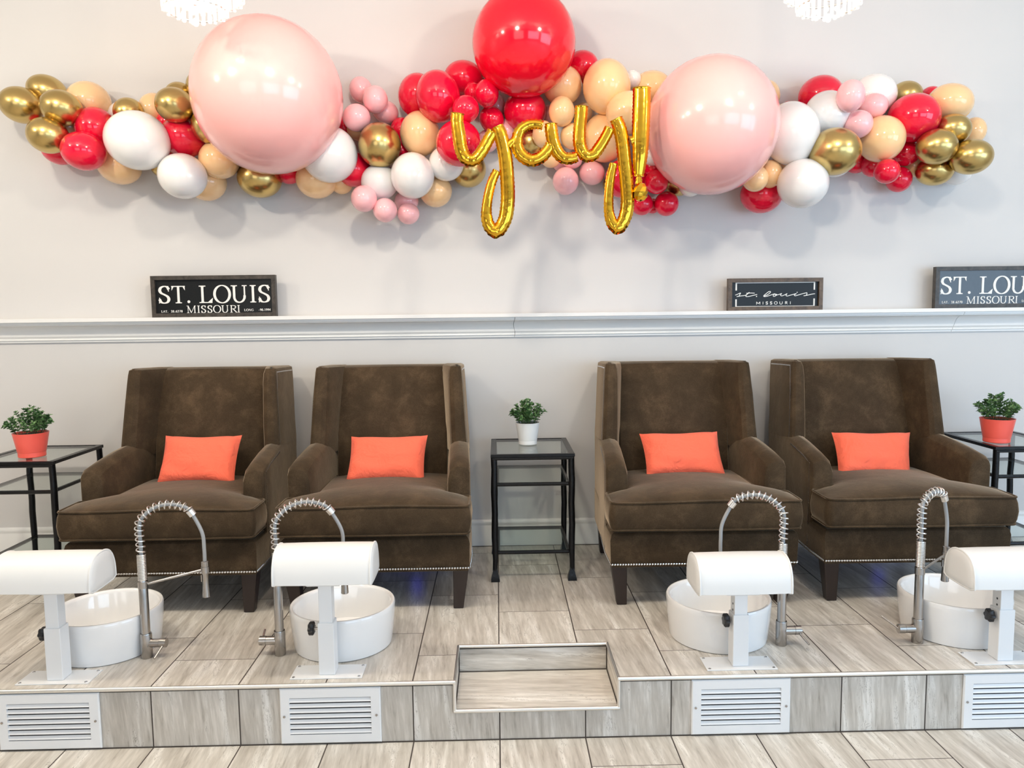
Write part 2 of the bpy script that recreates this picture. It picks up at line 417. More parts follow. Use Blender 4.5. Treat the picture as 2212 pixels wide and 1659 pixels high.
# plate ledge with crown moulding, in lengths that meet at two open joints
LZ = 1.284
prof = [(YW, 1.157), (YW-.012, 1.157), (YW-.012, 1.166)] + [(YW-.016-.004*sin(a), 1.171+.005*(-cos(a))) for a in (0, .8, 1.57, 2.4, 3.1)] + \
       [(YW-.018, 1.180), (YW-.022, 1.186)] + cove((YW-.024, 1.188), (YW-.082, 1.246)) + [(YW-.086, 1.248), (YW-.086, 1.2515), (YW-.092, 1.2535), (YW-.092, LZ-.0195), (YW, LZ-.0195)]
def joint_x(z, x): return x
for k, (a, b) in enumerate([(X0, .1015), (.1035, 2.500), (2.502, X1)]):
    m = MB(); n = len(prof); cut = lambda z, s: (.0042*sin((z-1.157)*72) if s < 1 else .22*(z-1.20))
    va = [(a+(cut(z, 0) if k == 1 else cut(z, 1) if k == 2 else 0), y, z) for y, z in prof]
    vb = [(b+(cut(z, 0) if k == 0 else cut(z, 1) if k == 1 else 0), y, z) for y, z in prof]
    m.loft([va, vb]); structure(m.build('trim_%d' % (5+k), M_TRIM, smooth=35))
m = MB(); m.box(X0, X1, YW-.108, YW, LZ-.0195, LZ); structure(m.build('trim_8', M_TRIM, bevel=.0015, seg=2))

# ------------------------------------------------------------------ wing chairs
def t_outline(w1, w2, y0, y1, y2, r=.03, n=5):
    """T shaped outline (x,y) counter-clockwise seen from above; front at y0"""
    pts = [(-w1, y0, r), (w1, y0, r), (w1, y1, r*.7), (w2, y1, .012), (w2, y2, r*.8), (-w2, y2, r*.8), (-w2, y1, .012), (-w1, y1, r*.7)]
    out = []; m = len(pts)
    for i in range(m):
        p = Vector(pts[i][:2]); a = (Vector(pts[i-1][:2])-p).normalized(); b = (Vector(pts[(i+1) % m][:2])-p).normalized(); rr = pts[i][2]
        P0, P2 = p+a*rr, p+b*rr
        for k in range(n+1):
            tt = k/n; out.append((1-tt)**2*P0+2*tt*(1-tt)*p+tt*tt*P2)
    # resample the long straights
    res = []
    for i in range(len(out)):
        a, b = out[i], out[(i+1) % len(out)]; d = (b-a).length; k = max(1, int(d/.035))
        for j in range(k): res.append(a+(b-a)*(j/k))
    return res
def t_cushion(m, w1, w2, y0, y1, y2, z0, z1, crown):
    O = t_outline(w1, w2, y0, y1, y2)
    def inset(P, d):
        n = len(P); R = []
        for i in range(n):
            t_ = (P[(i+1) % n]-P[i-1]).normalized(); R.append(P[i]+Vector((-t_.y, t_.x))*d)
        return R
    n = len(O); cx = Vector((0, (y0+y2)/2)); rng = random.Random(4)
    rings = []
    hh = z1-z0
    # side with a soft bulge and little puckers
    wig = [rng.uniform(-1, 1) for _ in range(n)]
    for fz, out_ in [(0, -.004), (.04, .0), (.2, .006), (.5, .010), (.8, .006), (.96, .0), (1, -.004)]:
        R = inset(O, -out_)
        ring = []
        for i, p in enumerate(R):
            front = p.y < y0+.02
            dz = .004*sin(p.x*9+1)*(fz-.3)
            pk = (.0055*wig[i]*sin(pi*fz)) if front else 0
            ring.append((p.x, p.y+pk, z0+hh*fz+dz))
        rings.append(ring)
    m.loft(rings, cap=False)
    # crowned top as a grid inside the outline
    def inside(x, y):
        return (y0 <= y <= y1 and abs(x) <= w1) or (y1 <= y <= y2 and abs(x) <= w2)
    # fill top: scaled rings towards a spine, z rises with distance
    K = 14; top = []; yc = (y0+y2)/2-.04
    def hgt(x, y):
        f_ = min(1, max(0, (y-y1+.03)/.10)); wx = w1+(w2-w1)*f_
        ex = max(0, 1-(abs(x)/wx)**3); hy = (yc-y0) if y < yc else (y2-yc); ey = max(0, 1-(abs(y-yc)/hy)**3.2)
        return crown*(ex**.6)*(ey**.6)*(1+.10*sin(6*x+2*y))
    for k in range(K+1):
        s = (k/K)**1.3; ring = []
        for i, p in enumerate(O):
            x_, y_ = p.x*(1-s), p.y+(yc-p.y)*s
            ring.append((x_, y_, z1+.004*sin(x_*9+1)*.7+hgt(x_, y_)))
        top.append(ring)
    b = len(m.v); m.loft(top, cap=False)
    m.f.append(tuple(b+K*n+i for i in range(n))); m.mi.append(0)
    m.f.append(tuple(range(n))[::-1]); m.mi.append(0)
    return O

CY = 1.0   # chair origin depth
def make_chair():
    root = empty('wing_chair', (0, CY, 0)); O = (0, -CY, 0)
    tag(root, 'brown velvet wing chair', 'chair')
    # base box under the cushion
    m = MB(O)
    def base_ring(z, g=0):
        pts = [(-.405-g, .625-g), (.405+g, .625-g), (.408+g, .80), (.395, 1.0), (.385, 1.42), (-.385, 1.42), (-.395, 1.0), (-.408-g, .80)]
        return [(x, y, z) for x, y in pts]
    m.loft([base_ring(.178, -.006), base_ring(.20, 0), base_ring(.30, .003), base_ring(.322, -.002), base_ring(.332, -.012), base_ring(.338, -.045), base_ring(.351, -.050)])
    m.build('seat_base', M_VEL, root, smooth=50, bevel=.014, seg=3)
    # cushion
    m = MB(O)
    Ol = t_cushion(m, .408, .292, .585, .775, 1.24, .352, .476, .034)
    cu = m.build('seat_cushion', M_VEL, root, smooth=60)
    m = MB(O)
    for z, kk in ((.476, .7), (.354, -.3)):
        m = MB(O); m.tube([(p.x, p.y, z+.004*sin(p.x*9+1)*kk+(0.001)) for p in Ol], .0048, 6, closed=True)
        m.build('piping', M_VEL, cu)
    # arms
    for s in (-1, 1):
        m = MB(O); st = []
        # stations from front to back: (y, z_bottom, z_top, x_inner, x_outer)
        for y, zb, zt, xi, xo in [(.775, .34, .585, .318, .398), (.783, .32, .606, .306, .405), (.81, .2, .622, .302, .408), (.90, .19, .640, .298, .404), (1.02, .19, .658, .292, .398), (1.12, .19, .668, .288, .393), (1.25, .19, .66, .282, .388), (1.42, .19, .66, .28, .384)]:
            w_ = xo-xi; c = [];
            pr = [(xi+.012, zb), (xi, (zb+zt)/2), (xi+.004, zt-.055), (xi+.014, zt-.022), (xi+.034, zt-.004), (xi+w_*.55, zt+.003), (xo-.020, zt-.004), (xo-.005, zt-.014), (xo, zt-.030), (xo, (zb+zt)/2), (xo, zb)]
            st.append([(s*x, y, z) for x, z in (pr if s > 0 else pr[::-1])])
        m.loft(st)
        m.build('arm', M_VEL, root, smooth=60, bevel=.006, seg=2)
    # wings
    for s in (-1, 1):
        m = MB(O); st = []
        for z, yf, yb, xif, xib, xo in [(.60, 1.105, 1.42, .302, .268, .384), (.66, 1.10, 1.43, .300, .266, .383), (.74, 1.112, 1.44, .297, .258, .377), (.86, 1.135, 1.463, .293, .252, .370), (.96, 1.155, 1.48, .290, .248, .364), (1.005, 1.165, 1.486, .292, .248, .361), (1.028, 1.172, 1.488, .300, .254, .358), (1.036, 1.190, 1.48, .318, .267, .344)]:
            pr = [(xif+.010, yf+.016), (xif+.030, yf+.002), (xo-.018, yf), (xo-.003, yf+.010), (xo, yf+.03), (xo, (yf+yb)/2), (xo, yb), (xib, yb), (xib, yb-.12), (xif-.004, yf+.075), (xif+.002, yf+.035)]
            zz = lambda y: z-(.012 if z > 1 else 0)*((y-yf)/(yb-yf))
            st.append([(s*x, y, zz(y)) for x, y in (pr if s > 0 else pr[::-1])])
        m.loft(st)
        m.build('wing', M_VEL, root, smooth=55, bevel=.005, seg=2)
    # backrest
    m = MB(O); st = []; N = 14
    for z, yf, yb in [(.36, 1.215, 1.41), (.50, 1.215, 1.425), (.62, 1.235, 1.435), (.76, 1.268, 1.450), (.90, 1.305, 1.468), (.985, 1.335, 1.480), (1.012, 1.355, 1.484), (1.022, 1.385, 1.480)]:
        ring = [(x_, yf+.010*(abs(x_)/.27)**4-.012*(1-(x_/.27)**2), z+(.006*(1-(x_/.27)**2) if z > .95 else 0)) for x_ in [-.275+.55*i/N for i in range(N+1)]]
        ring += [(.30, yb-.03, z), (.30, yb, z), (-.30, yb, z), (-.30, yb-.03, z)]
        st.append(ring)
    m.loft(st); m.build('backrest', M_VEL, root, smooth=55, bevel=.006, seg=2)
    # legs
    for s in (-1, 1):
        for front in (1, 0):
            m = MB(O)
            if front: tp, bt = (s*.367, .668, .034, .034), (s*.352, .680, .022, .022)
            else: tp, bt = (s*.345, 1.385, .030, .032), (s*.338, 1.405, .022, .024)
            def ring(c, z): return [(c[0]+i*c[2], c[1]+j*c[3], z) for i, j in ((-1, -1), (1, -1), (1, 1), (-1, 1))]
            m.loft([ring(bt, 0), ring(tp, .186)]); m.build('leg', M_LEG, root, smooth=30, bevel=.004, seg=2)
    # nailheads
    m = MB(O)
    def row(P, d, nrm=1):
        nonlocal m
        P = [Vector(p) for p in P]
        tot = sum((P[i+1]-P[i]).length for i in range(len(P)-1)); k = int(tot/d)
        for i in range(k+1):
            s_ = tot*i/k; j = 0
            while j < len(P)-2 and s_ > (P[j+1]-P[j]).length: s_ -= (P[j+1]-P[j]).length; j += 1
            p = P[j].lerp(P[j+1], s_/(P[j+1]-P[j]).length)
            m.ball(p, d*.46, 8, 4, (nrm, 1, 1))
    row([(-.400, .6195, .196), (.400, .6195, .196)], .0115, 1); m.build('nailhead_trim', M_NAIL, root)
    for s in (-1, 1):
        m = MB(O)
        row([(s*.407, .630, .196), (s*.410, .80, .196), (s*.398, 1.05, .196)], .0115, .6)
        row([(s*.4085, .808, .215), (s*.4070, .808, .590), (s*.4035, .90, .612), (s*.3965, 1.07, .634)], .0078, .35)
        row([(s*.3830, 1.130, .655), (s*.3700, 1.162, .88), (s*.3606, 1.196, 1.008), (s*.3600, 1.33, 1.004), (s*.3600, 1.47, .998)], .0078, .35)
        m.build('nailhead_trim', M_NAIL, root)
    return root
chair0 = make_chair()
CHAIRS = [(-1.441, 0, 'brown velvet wing chair beside the left glass table, leftmost of the four'),
          (-.528, 0, 'brown velvet wing chair left of the middle glass table'),
          (.900, -.8, 'brown velvet wing chair right of the middle glass table'),
          (1.833, -.8, 'brown velvet wing chair beside the right glass table, rightmost of the four')]
for i, (x, a, lab) in enumerate(CHAIRS):
    o = chair0 if i == 0 else copy_tree(chair0)
    o.location = (x, CY, 0); o.rotation_euler.z = radians(a); o['label'] = lab; o['group'] = 'wing chairs along the wall'

# coral lumbar pillows: corners traced as px positions on a leaning plane
def pillow(c4, label, seed):
    """c4: four corners (bl, br, tr, tl) in pixels"""
    P = [at(*c4[0], Y=1.02), at(*c4[1], Y=1.02), at(*c4[2], Y=1.175), at(*c4[3], Y=1.175)]
    org = (P[0]+P[1])/2; rng = random.Random(seed)
    m = MB(-org); N, K = 26, 18
    nrm = (P[1]-P[0]).cross(P[3]-P[0]).normalized()
    if nrm.y > 0: nrm = -nrm
    ph = rng.uniform(0, 6)
    def sheet(sg):
        rows = []
        for j in range(K+1):
            v = j/K; row = []
            for i in range(N+1):
                u = i/N
                # edges bow inwards between corners
                uu = u+(.5-u)*.05*4*v*(1-v)*abs(2*u-1); vv = v+(.5-v)*.11*4*u*(1-u)*abs(2*v-1)
                p = P[0]*(1-uu)*(1-vv)+P[1]*uu*(1-vv)+P[2]*uu*vv+P[3]*(1-uu)*vv
                h = (max(0, (1-(2*u-1)**4))**.55)*(max(0, (1-(2*v-1)**4))**.55)
                wr = .0045*sin(9*u+6*v+ph)*h+.0045*sin(21*v+7*u+ph*2+2*sin(5*u))*h*(1-v)**1.5+.004*sin(30*u-14*v+ph)*h*max(0, 1-3*v)
                row.append(p+nrm*(sg*((.060 if sg > 0 else .045)*h+.0005)+(wr if sg > 0 else 0)))
            rows.append(row)
        return rows
    for sg in (1, -1):
        R = sheet(sg); m.loft(R if sg < 0 else [r_[::-1] for r_ in R], cap=False, closed=False)
    o = m.build('lumbar_pillow', M_CORAL, None, smooth=80); o.location = org
    return tag(o, label, 'pillow', 'coral pillows on the wing chairs')
pillow([(337, 1050), (506, 1051), (523, 940), (358, 941)], 'coral lumbar pillow on the leftmost wing chair', 1)
pillow([(745, 1048), (917, 1044), (924, 940), (759, 943)], 'coral lumbar pillow on the wing chair left of the middle table', 2)
pillow([(1397, 1031), (1570, 1034), (1549, 932), (1381, 937)], 'coral lumbar pillow on the wing chair right of the middle table', 3)
pillow([(1811, 1030), (1968, 1034), (1966, 934), (1796, 934)], 'coral lumbar pillow on the rightmost wing chair', 4)

# ------------------------------------------------------------------ glass tables
def make_table():
    root = empty('end_table', (0, 0, 0)); tag(root, 'table', 'table')
    w2, y0, y1, zt = .200, -.23, .23, .620
    # top frame: flat iron bars
    m = MB(); b = .028
    m.box(-w2, w2, y0, y0+b*.6, zt-.016, zt); m.box(-w2, w2, y1-b*.6, y1, zt-.016, zt)
    m.box(-w2, -w2+b, y0+b*.6, y1-b*.6, zt-.016, zt); m.box(w2-b, w2, y0+b*.6, y1-b*.6, zt-.016, zt)
    m.tube([(-w2+.006, y0+.008, zt-.022), (w2-.006, y0+.008, zt-.022)], .008, 8)
    m.build('top_frame', M_IRON, root, bevel=.002, seg=1)
    m = MB(); m.box(-w2+b-.003, w2-b+.003, y0+b*.6-.003, y1-b*.6+.003, zt-.008, zt-.002); m.build('top_glass', M_GLASS, root, smooth=0)
    for x in (-1, 1):
        for y in (y0+.016, y1-.016):
            m = MB(); X = x*(w2-.015)
            pth = [(X+.0015*sin(k*1.7+x), y+.0015*cos(k*2.1), .05+(zt-.066)*k/10) for k in range(11)]
            m.tube(pth, [.0125]*2+[.0155]*7+[.0150]*2, 10)
            def rg(h, z): return [(X+i*h, y+j*h, z) for i, j in ((-1, -1), (1, -1), (1, 1), (-1, 1))]
            m.loft([rg(.0205, 0), rg(.0205, .012), rg(.016, .030), rg(.010, .055), rg(.009, .062)])
            m.build('leg', M_IRON, root, smooth=50)
    for z in (.470, .137):
        m = MB(); a, c, d = w2-.030, y0+.024, y1-.024
        for p, q in [((-a, c, z), (a, c, z)), ((-a, d, z), (a, d, z)), ((-a, c, z), (-a, d, z)), ((a, c, z), (a, d, z))]:
            m.tube([p, q], .0095, 8)
        m.build('shelf_frame', M_IRON, root)
        m = MB(); m.box(-a+.004, a-.004, c+.004, d-.004, z+.003, z+.009); m.build('shelf_glass', M_GLASS, root, smooth=0)
    return root
tb = make_table()
TABLES = [(-2.275, 'black iron and glass end table at the left edge, holding a coral pot'),
          (.171, 'black iron and glass end table between the middle chairs, holding a white pot'),
          (2.590, 'black iron and glass end table at the right edge, holding a coral pot')]
for i, (x, lab) in enumerate(TABLES):
    o = tb if i == 0 else copy_tree(tb)
    o.location = (x, 1.21, 0); o['label'] = lab; o['group'] = 'iron and glass end tables'

def potted_plant(loc, rt, rb, h, pm, label, seed, fr, fh):
    root = empty('potted_plant', loc); tag(root, label, 'plant', 'potted plants on the end tables')
    m = MB()
    m.lathe([(rb*.96, 0), (rb, .003), (rb*1.0, h*.20), (rb*1.02, h*.21), (rt*.90, h*.66), (rt*.985, h*.97), (rt, h), (rt*.96, h), (rt*.9, h*.90), (rt*.3, h*.88)], n=40)
    m.build('pot', pm, root, smooth=30)
    m = MB(); m.lathe([(rt*.9, h*.86), (rt*.88, h*.91), (rt*.3, h*.95)], n=24); m.build('soil', M_SOIL, root)
    rng = random.Random(seed); ms = MB(); ml = MB(); ns = 46
    def leaf(p, d, size):
        d = d.normalized(); side = d.cross(Vector((0, 0, 1)))
        if side.length < .1: side = Vector((1, 0, 0))
        side = (Matrix.Rotation(rng.uniform(-.7, .7), 3, d) @ side.normalized()); up = side.cross(d).normalized()
        w = size*.42
        pts = [p, p+d*size*.3+side*w*.85+up*size*.08, p+d*size*.68+side*w*.8+up*size*.05, p+d*size*1.0, p+d*size*.68-side*w*.8+up*size*.05, p+d*size*.3-side*w*.85+up*size*.08, p+d*size*.5-up*size*.03]
        ml.add(pts, [(0, 1, 6), (1, 2, 6), (2, 3, 6), (3, 4, 6), (4, 5, 6), (5, 0, 6)])
    for k in range(ns):
        a = rng.uniform(0, 2*pi); rr = sqrt(rng.random()); tilt = rr*1.15
        b0 = Vector((cos(a)*rr*rt*.72, sin(a)*rr*rt*.72, h*.9))
        tip = Vector((cos(a)*rr*fr, sin(a)*rr*fr, h+fh*(1-.62*rr**2)*rng.uniform(.72, 1.02)))
        mid = (b0+tip)/2+Vector((0, 0, fh*.10*rr))
        pth = catmull([b0, mid, tip], 4); ms.tube(pth, .0009, 4)
        for j in range(2, len(pth)):
            p = pth[j]; d = (pth[j]-pth[j-1]).normalized()
            u = d.cross(Vector((0, 0, 1))); u = u.normalized() if u.length > .05 else Vector((1, 0, 0)); u = Matrix.Rotation(j*1.57+k, 3, d) @ u
            for s in (1, -1): leaf(p, u*s*.9+d*.55+Vector((0, 0, .1)), rng.uniform(.014, .020)*(fr/.10)**.5)
        leaf(tip, (tip-mid), .013)
    ms.build('stems', M_STEM, root); ml.build('foliage', M_LEAF, root, smooth=0)
    return root
p = at(1141, 962, Z=.621); potted_plant((p.x, p.y+.047, .620), .062, .047, .112, M_POTW, 'small leafy green plant in a white pot', 5, .092, .115)
p = at(54, 990, Z=.621); potted_plant((p.x, p.y+.058, .620), .079, .060, .118, M_POTC, 'small leafy green plant in a coral pot at the left edge', 6, .103, .125)
p = at(2169, 958, Z=.621); potted_plant((p.x, p.y+.058, .620), .079, .060, .118, M_POTC, 'small leafy green plant in a coral pot at the right edge', 7, .108, .125)

# ------------------------------------------------------------------ foot basins
def basin(x, label):
    m = MB(); R, h = .203, .165
    m.lathe([(R*.90, 0), (R*.925, .004), (R*.94, .02), (R*.985, .10), (R, .145), (R, h-.006), (R-.003, h-.001), (R-.008, h), (R-.014, h-.003), (R-.019, h-.014), (R-.028, .07), (R-.042, .035), (R-.075, .022), (.03, .017), (.001, .016)], n=72)
    o = m.build('foot_basin', M_CERAM, None, smooth=40); o.location = (x, .340, 0)
    tag(o, label, 'basin', 'white foot basins on the platform')
    d = MB(); d.lathe([(.022, .0165), (.022, .0195), (.016, .0205), (.001, .0205)], n=24); d.build('drain', M_STEEL, o)
    return o
basin(-1.532, 'round white ceramic foot basin in front of the leftmost wing chair')
basin(-.612, 'round white ceramic foot basin in front of the chair left of the middle table')
basin(.873, 'round white ceramic foot basin in front of the chair right of the middle table')
basin(1.820, 'round white ceramic foot basin in front of the rightmost wing chair')

# ------------------------------------------------------------------ footrests
def footrest(x, zlo, xpad, half, knob_a, label, post_y=.083):
    """zlo: height of the pad's front lower edge; xpad: pad centre relative to post"""
    root = empty('footrest', (x, post_y, 0)); tag(root, label, 'footrest', 'white padded footrests')
    m = MB(); m.box(-.128, .128, -.052, .052, 0, .004); pl = m.build('base_plate', M_PCOAT, root, bevel=.001, seg=1)
    for i in (-1, 1):
        for j in (-1, 1):
            s_ = MB(); s_.lathe([(.0052, .004), (.0048, .0055), (.002, .0062)], (i*.116, j*.042, 0), 12); s_.build('screw', M_STEEL, pl)
    zs = .195
    m = MB(); m.box(-.029, .029, -.029, .029, .004, zs); ps = m.build('post', M_PCOAT, root, bevel=.003, seg=2)
    m = MB(); m.box(-.0235, .0235, -.0235, .0235, zs-.01, zlo+.03); ip = m.build('inner_post', M_PCOAT, root, bevel=.002, seg=2)
    m = MB()
    for z in (zs+.012, zs+.035):
        if z < zlo-.01: m.lathe([(.004, 0), (.004, .0006), (.001, .0007)], (-.0242, -.004, z), 10, axis='x')
    if m.v: m.build('height_hole', M_DARK, ip)
    # star knob on a threaded stud
    m = MB(); kn = []
    N = 36
    for h, f in [(0, .8), (.003, 1.0), (.017, 1.0), (.021, .82)]:
        kn.append([Vector((-.036-h-.010*knob_a, (.0215+.0032*cos(6*2*pi*i/N))*f*cos(2*pi*i/N), .166+(.0215+.0032*cos(6*2*pi*i/N))*f*sin(2*pi*i/N))) for i in range(N)])
    m.loft(kn); k_ = m.build('knob', M_KNOB, root, smooth=50)
    m = MB(); m.tube([(-.028, 0, .166), (-.040-.010*knob_a, 0, .166)], .0045, 10); m.tube([(-.034-.010*knob_a, 0, .166), (-.037-.010*knob_a, 0, .166)], .009, 12); m.build('stud', M_STEEL, k_)
    # half-round pad, flat side below
    W = half; yf, yb = -.080, .105
    def prof(sc_, n=22):
        pts = []
        for i in range(n+1):
            a = pi*i/n
            ca, sa = cos(a), sin(a)
            y = (yf+yb)/2-(yb-yf)/2*(abs(ca)**.80)*(1 if ca > 0 else -1)
            z = zlo+.004+.118*(sa**.74 if sa > 0 else 0)
            pts.append((y, z))
        pts += [(yb-.02, zlo-.004), (0, zlo-.006), (yf+.02, zlo-.004)]
        cy, cz = (yf+yb)/2, zlo+.05
        return [(cy+(y-cy)*sc_, cz+(z-cz)*sc_) for y, z in pts]
    def yz(pr, X): return [(X, y, z) for y, z in pr]
    m = MB((xpad, 0, 0)); rr = []
    for X, s_ in [(-W-.006, .55), (-W-.005, .86), (-W, .965), (-W+.004, .99), (-W+.02, 1.0), (-W*.5, 1.012), (0, 1.015), (W*.5, 1.012), (W-.02, 1.0), (W-.004, .99), (W, .965), (W+.005, .86), (W+.006, .55)]:
        rr.append(yz(prof(s_), X))
    m.loft(rr); pad = m.build('pad', M_VINYL, root, smooth=60)
    m = MB((xpad, 0, 0))
    for X in (-W+.001, W-.001): m.tube(yz(prof(.992), X), .0036, 6, closed=True)
    m.build('piping', M_VINYL, pad)
    m = MB(); m.box(-.06, .06, -.045, .05, zlo-.014, zlo-.004); m.build('bracket', M_PCOAT, root, bevel=.002, seg=1)
    return root
footrest(-1.580, .338, .0, .170, 0, 'white padded footrest at the left edge, its pad cut by the picture edge')
footrest(-.616, .350, .003, .170, 1, 'white padded footrest in front of the chair left of the middle table')
footrest(.874, .288, .0, .164, 0, 'white padded footrest in front of the chair right of the middle table')
footrest(1.844, .288, .008, .166, 0, 'white padded footrest at the right edge')

# ------------------------------------------------------------------ spring faucets
def faucet(x, y, hx, hy, side, lever, label, topz=.592):
    """hx,hy: position of the spray head relative to the base; side: which way the valve points (+1 right)"""
    root = empty('spring_faucet', (x, y, 0)); tag(root, label, 'faucet', 'tall spring faucets beside the basins')
    m = MB()
    m.lathe([(.0205, 0), (.0210, .001), (.0210, .092), (.0200, .0955), (.0165, .096)], n=28)
    m.tube([(side*.012, 0, .056), (side*.050, 0, .056)], .0165, 24)
    m.build('base', M_STEEL, root, smooth=40)
    m = MB(); m.tube([(side*.050, 0, .056), (side*.0515, 0, .056)], .0155, 24); m.tube([(side*.0515, 0, .056), (side*.076, 0, .056)], .0175, 24)
    va = m.build('valve', M_STEEL, root, smooth=40)
    m = MB(); m.tube([(side*.066, -.010, .05), (side*.066+lever[0], lever[1], .056+lever[2])], .0040, 10); m.build('lever', M_STEEL, va)
    m = MB(); m.lathe([(.0165, .094), (.0165, .298), (.0150, .302), (.010, .303)], n=28); bd = m.build('riser_pipe', M_STEEL, root, smooth=40)
    # tight coil
    m = MB(); m.lathe([(.0125, .300), (.0125, .402)], n=18, cap=False)
    for k in range(17): m.tube([(.0148*cos(a), .0148*sin(a), .305+k*.0058) for a in [2*pi*i/20 for i in range(20)]], .0023, 6, closed=True)
    m.build('coil_sleeve', M_SPRING, root)
    # hose arch
    hd = Vector((hx, hy, 0)); D = hd.length; u = hd/D
    ctrl = [Vector((0, 0, .30)), Vector((0, 0, .43))]
    rr = D*.44
    for a in (165, 140, 115, 90, 65, 42):
        A = radians(a); ctrl.append(u*(rr*1.02+rr*1.06*cos(A))+Vector((0, 0, topz-.008-rr*.95+rr*.95*sin(A))))
    sp_end = ctrl[-1]
    ctrl += [u*(D*.975)+Vector((0, 0, topz-.125)), u*D+Vector((0, 0, .40)), u*D+Vector((0, 0, .350))]
    pth = catmull(ctrl, 10)
    m = MB(); m.tube(pth, .0070, 12); m.build('hose', M_HOSE, root)
    # open spring around the arch
    i0 = 10; i1 = (len(ctrl)-4)*10; seg = pth[i0-2:i1+1]
    acc = [0]
    for i in range(1, len(seg)): acc.append(acc[-1]+(seg[i]-seg[i-1]).length)
    tot = acc[-1]; pitch = .0195; turns = int(tot/pitch); NP = turns*16; sp = []
    side_v = Vector((-u.y, u.x, 0)); j = 0
    for k in range(NP+1):
        s_ = tot*k/NP
        while j < len(seg)-2 and acc[j+1] < s_: j += 1
        f_ = (s_-acc[j])/max(1e-9, acc[j+1]-acc[j]); p_ = seg[j].lerp(seg[j+1], f_)
        t_ = (seg[j+1]-seg[j]).normalized(); nn = side_v.cross(t_).normalized(); a = 2*pi*turns*k/NP
        sp.append(p_+(side_v*cos(a)+nn*sin(a))*.0155)
    m = MB(); m.tube(sp, .0027, 7); m.build('spring', M_SPRING, root)
    # collar at the spring's end
    t_ = (pth[i1+1]-pth[i1-1]).normalized(); c = pth[i1]
    m = MB(); m.tube([c-t_*.002, c+t_*.022], .0150, 20); m.build('collar', M_SPRING, root, smooth=40)
    # spray head and arm
    H_ = u*D
    m = MB(); m.lathe([(.0100, .352), (.0135, .350), (.0135, .305), (.0115, .300), (.0115, .262), (.0130, .240), (.0150, .212), (.0135, .210), (.0005, .209)][::-1], H_, 24)
    hdm = m.build('spray_head', M_STEEL, root, smooth=40)
    q = MB(); q.obox(H_+Vector((-.014, -.002, .285)), (.002, 0, 0), (0, .004, 0), (0, 0, .014)); q.build('spray_trigger', M_STEEL, hdm)
    m = MB(); m.tube([u*.014+Vector((0, 0, .285)), u*(D-.010)+Vector((0, 0, .318))], .0050, 12); m.lathe([(.0155, .306), (.0155, .330)], H_, 20); m.lathe([(.0180, .272), (.0180, .298)], (0, 0, 0), 20)
    m.build('support_arm', M_STEEL, root, smooth=40)
    return root
faucet(-1.338, .238, .212, .060, 1, (-.012, -.060, -.035), 'tall steel spring faucet in front of the leftmost wing chair')
faucet(-.834, .238, .238, .070, -1, (-.006, .055, .020), 'tall steel spring faucet in front of the chair left of the middle table')
faucet(1.089, .236, -.222, .060, 1, (.018, -.062, -.030), 'tall steel spring faucet in front of the chair right of the middle table')
faucet(1.618, .232, .150, .085, -1, (-.050, .050, .030), 'tall steel spring faucet in front of the rightmost wing chair')

# ------------------------------------------------------------------ riser vents
def vent(x0, label):
    root = empty('vent_grille', (x0, -.001, -.2165)); tag(root, label, 'vent', 'white vent grilles in the platform riser')
    W, Hh = .353, .2025; a, b = .034, .034
    m = MB()
    pr = [(0, 0), (W, 0), (W, Hh), (0, Hh)]; inn = [(a, b), (W-a, b), (W-a, Hh-b), (a, Hh-b)]
    vs = []
    for y, P_ in ((0, pr), (-.004, pr), (-.008, [(p_[0]+(.004 if p_[0] < .1 else -.004), p_[1]+(.004 if p_[1] < .1 else -.004)) for p_ in pr]), (-.008, inn), (0, inn)):
        vs.append([(p_[0], y, p_[1]) for p_ in P_])
    m.loft(vs, cap=False); m.build('frame', M_PCOAT, root, smooth=30)
    m = MB(); m.box(a-.002, W-a+.002, -.0008, 0, b-.002, Hh-b+.002); m.build('duct_back', M_DARK, root)
    n = 7
    for i in range(n):
        z = b+(Hh-2*b)*(i+.5)/n
        m = MB(); m.prism([(-.0085, z-.006), (-.0075, z-.0068), (-.0012, z+.0045), (-.0022, z+.0055)], a, W-a)
        m.build('louver', M_PCOAT, root, smooth=0)
    for xx in (.015, W-.015):
        m = MB(); m.lathe([(.0045, -.008), (.004, -.0105), (.0015, -.011)], (xx, 0, Hh/2), 12, axis='y'); m.build('screw', M_STEEL, root)
    return root
vent(-1.750, 'white louvered vent grille in the riser at the left edge')
vent(-.771, 'white louvered vent grille in the riser, the first one left of the step')
vent(.681, 'white louvered vent grille in the riser, the first one right of the step')
vent(1.656, 'white louvered vent grille in the riser at the right edge')

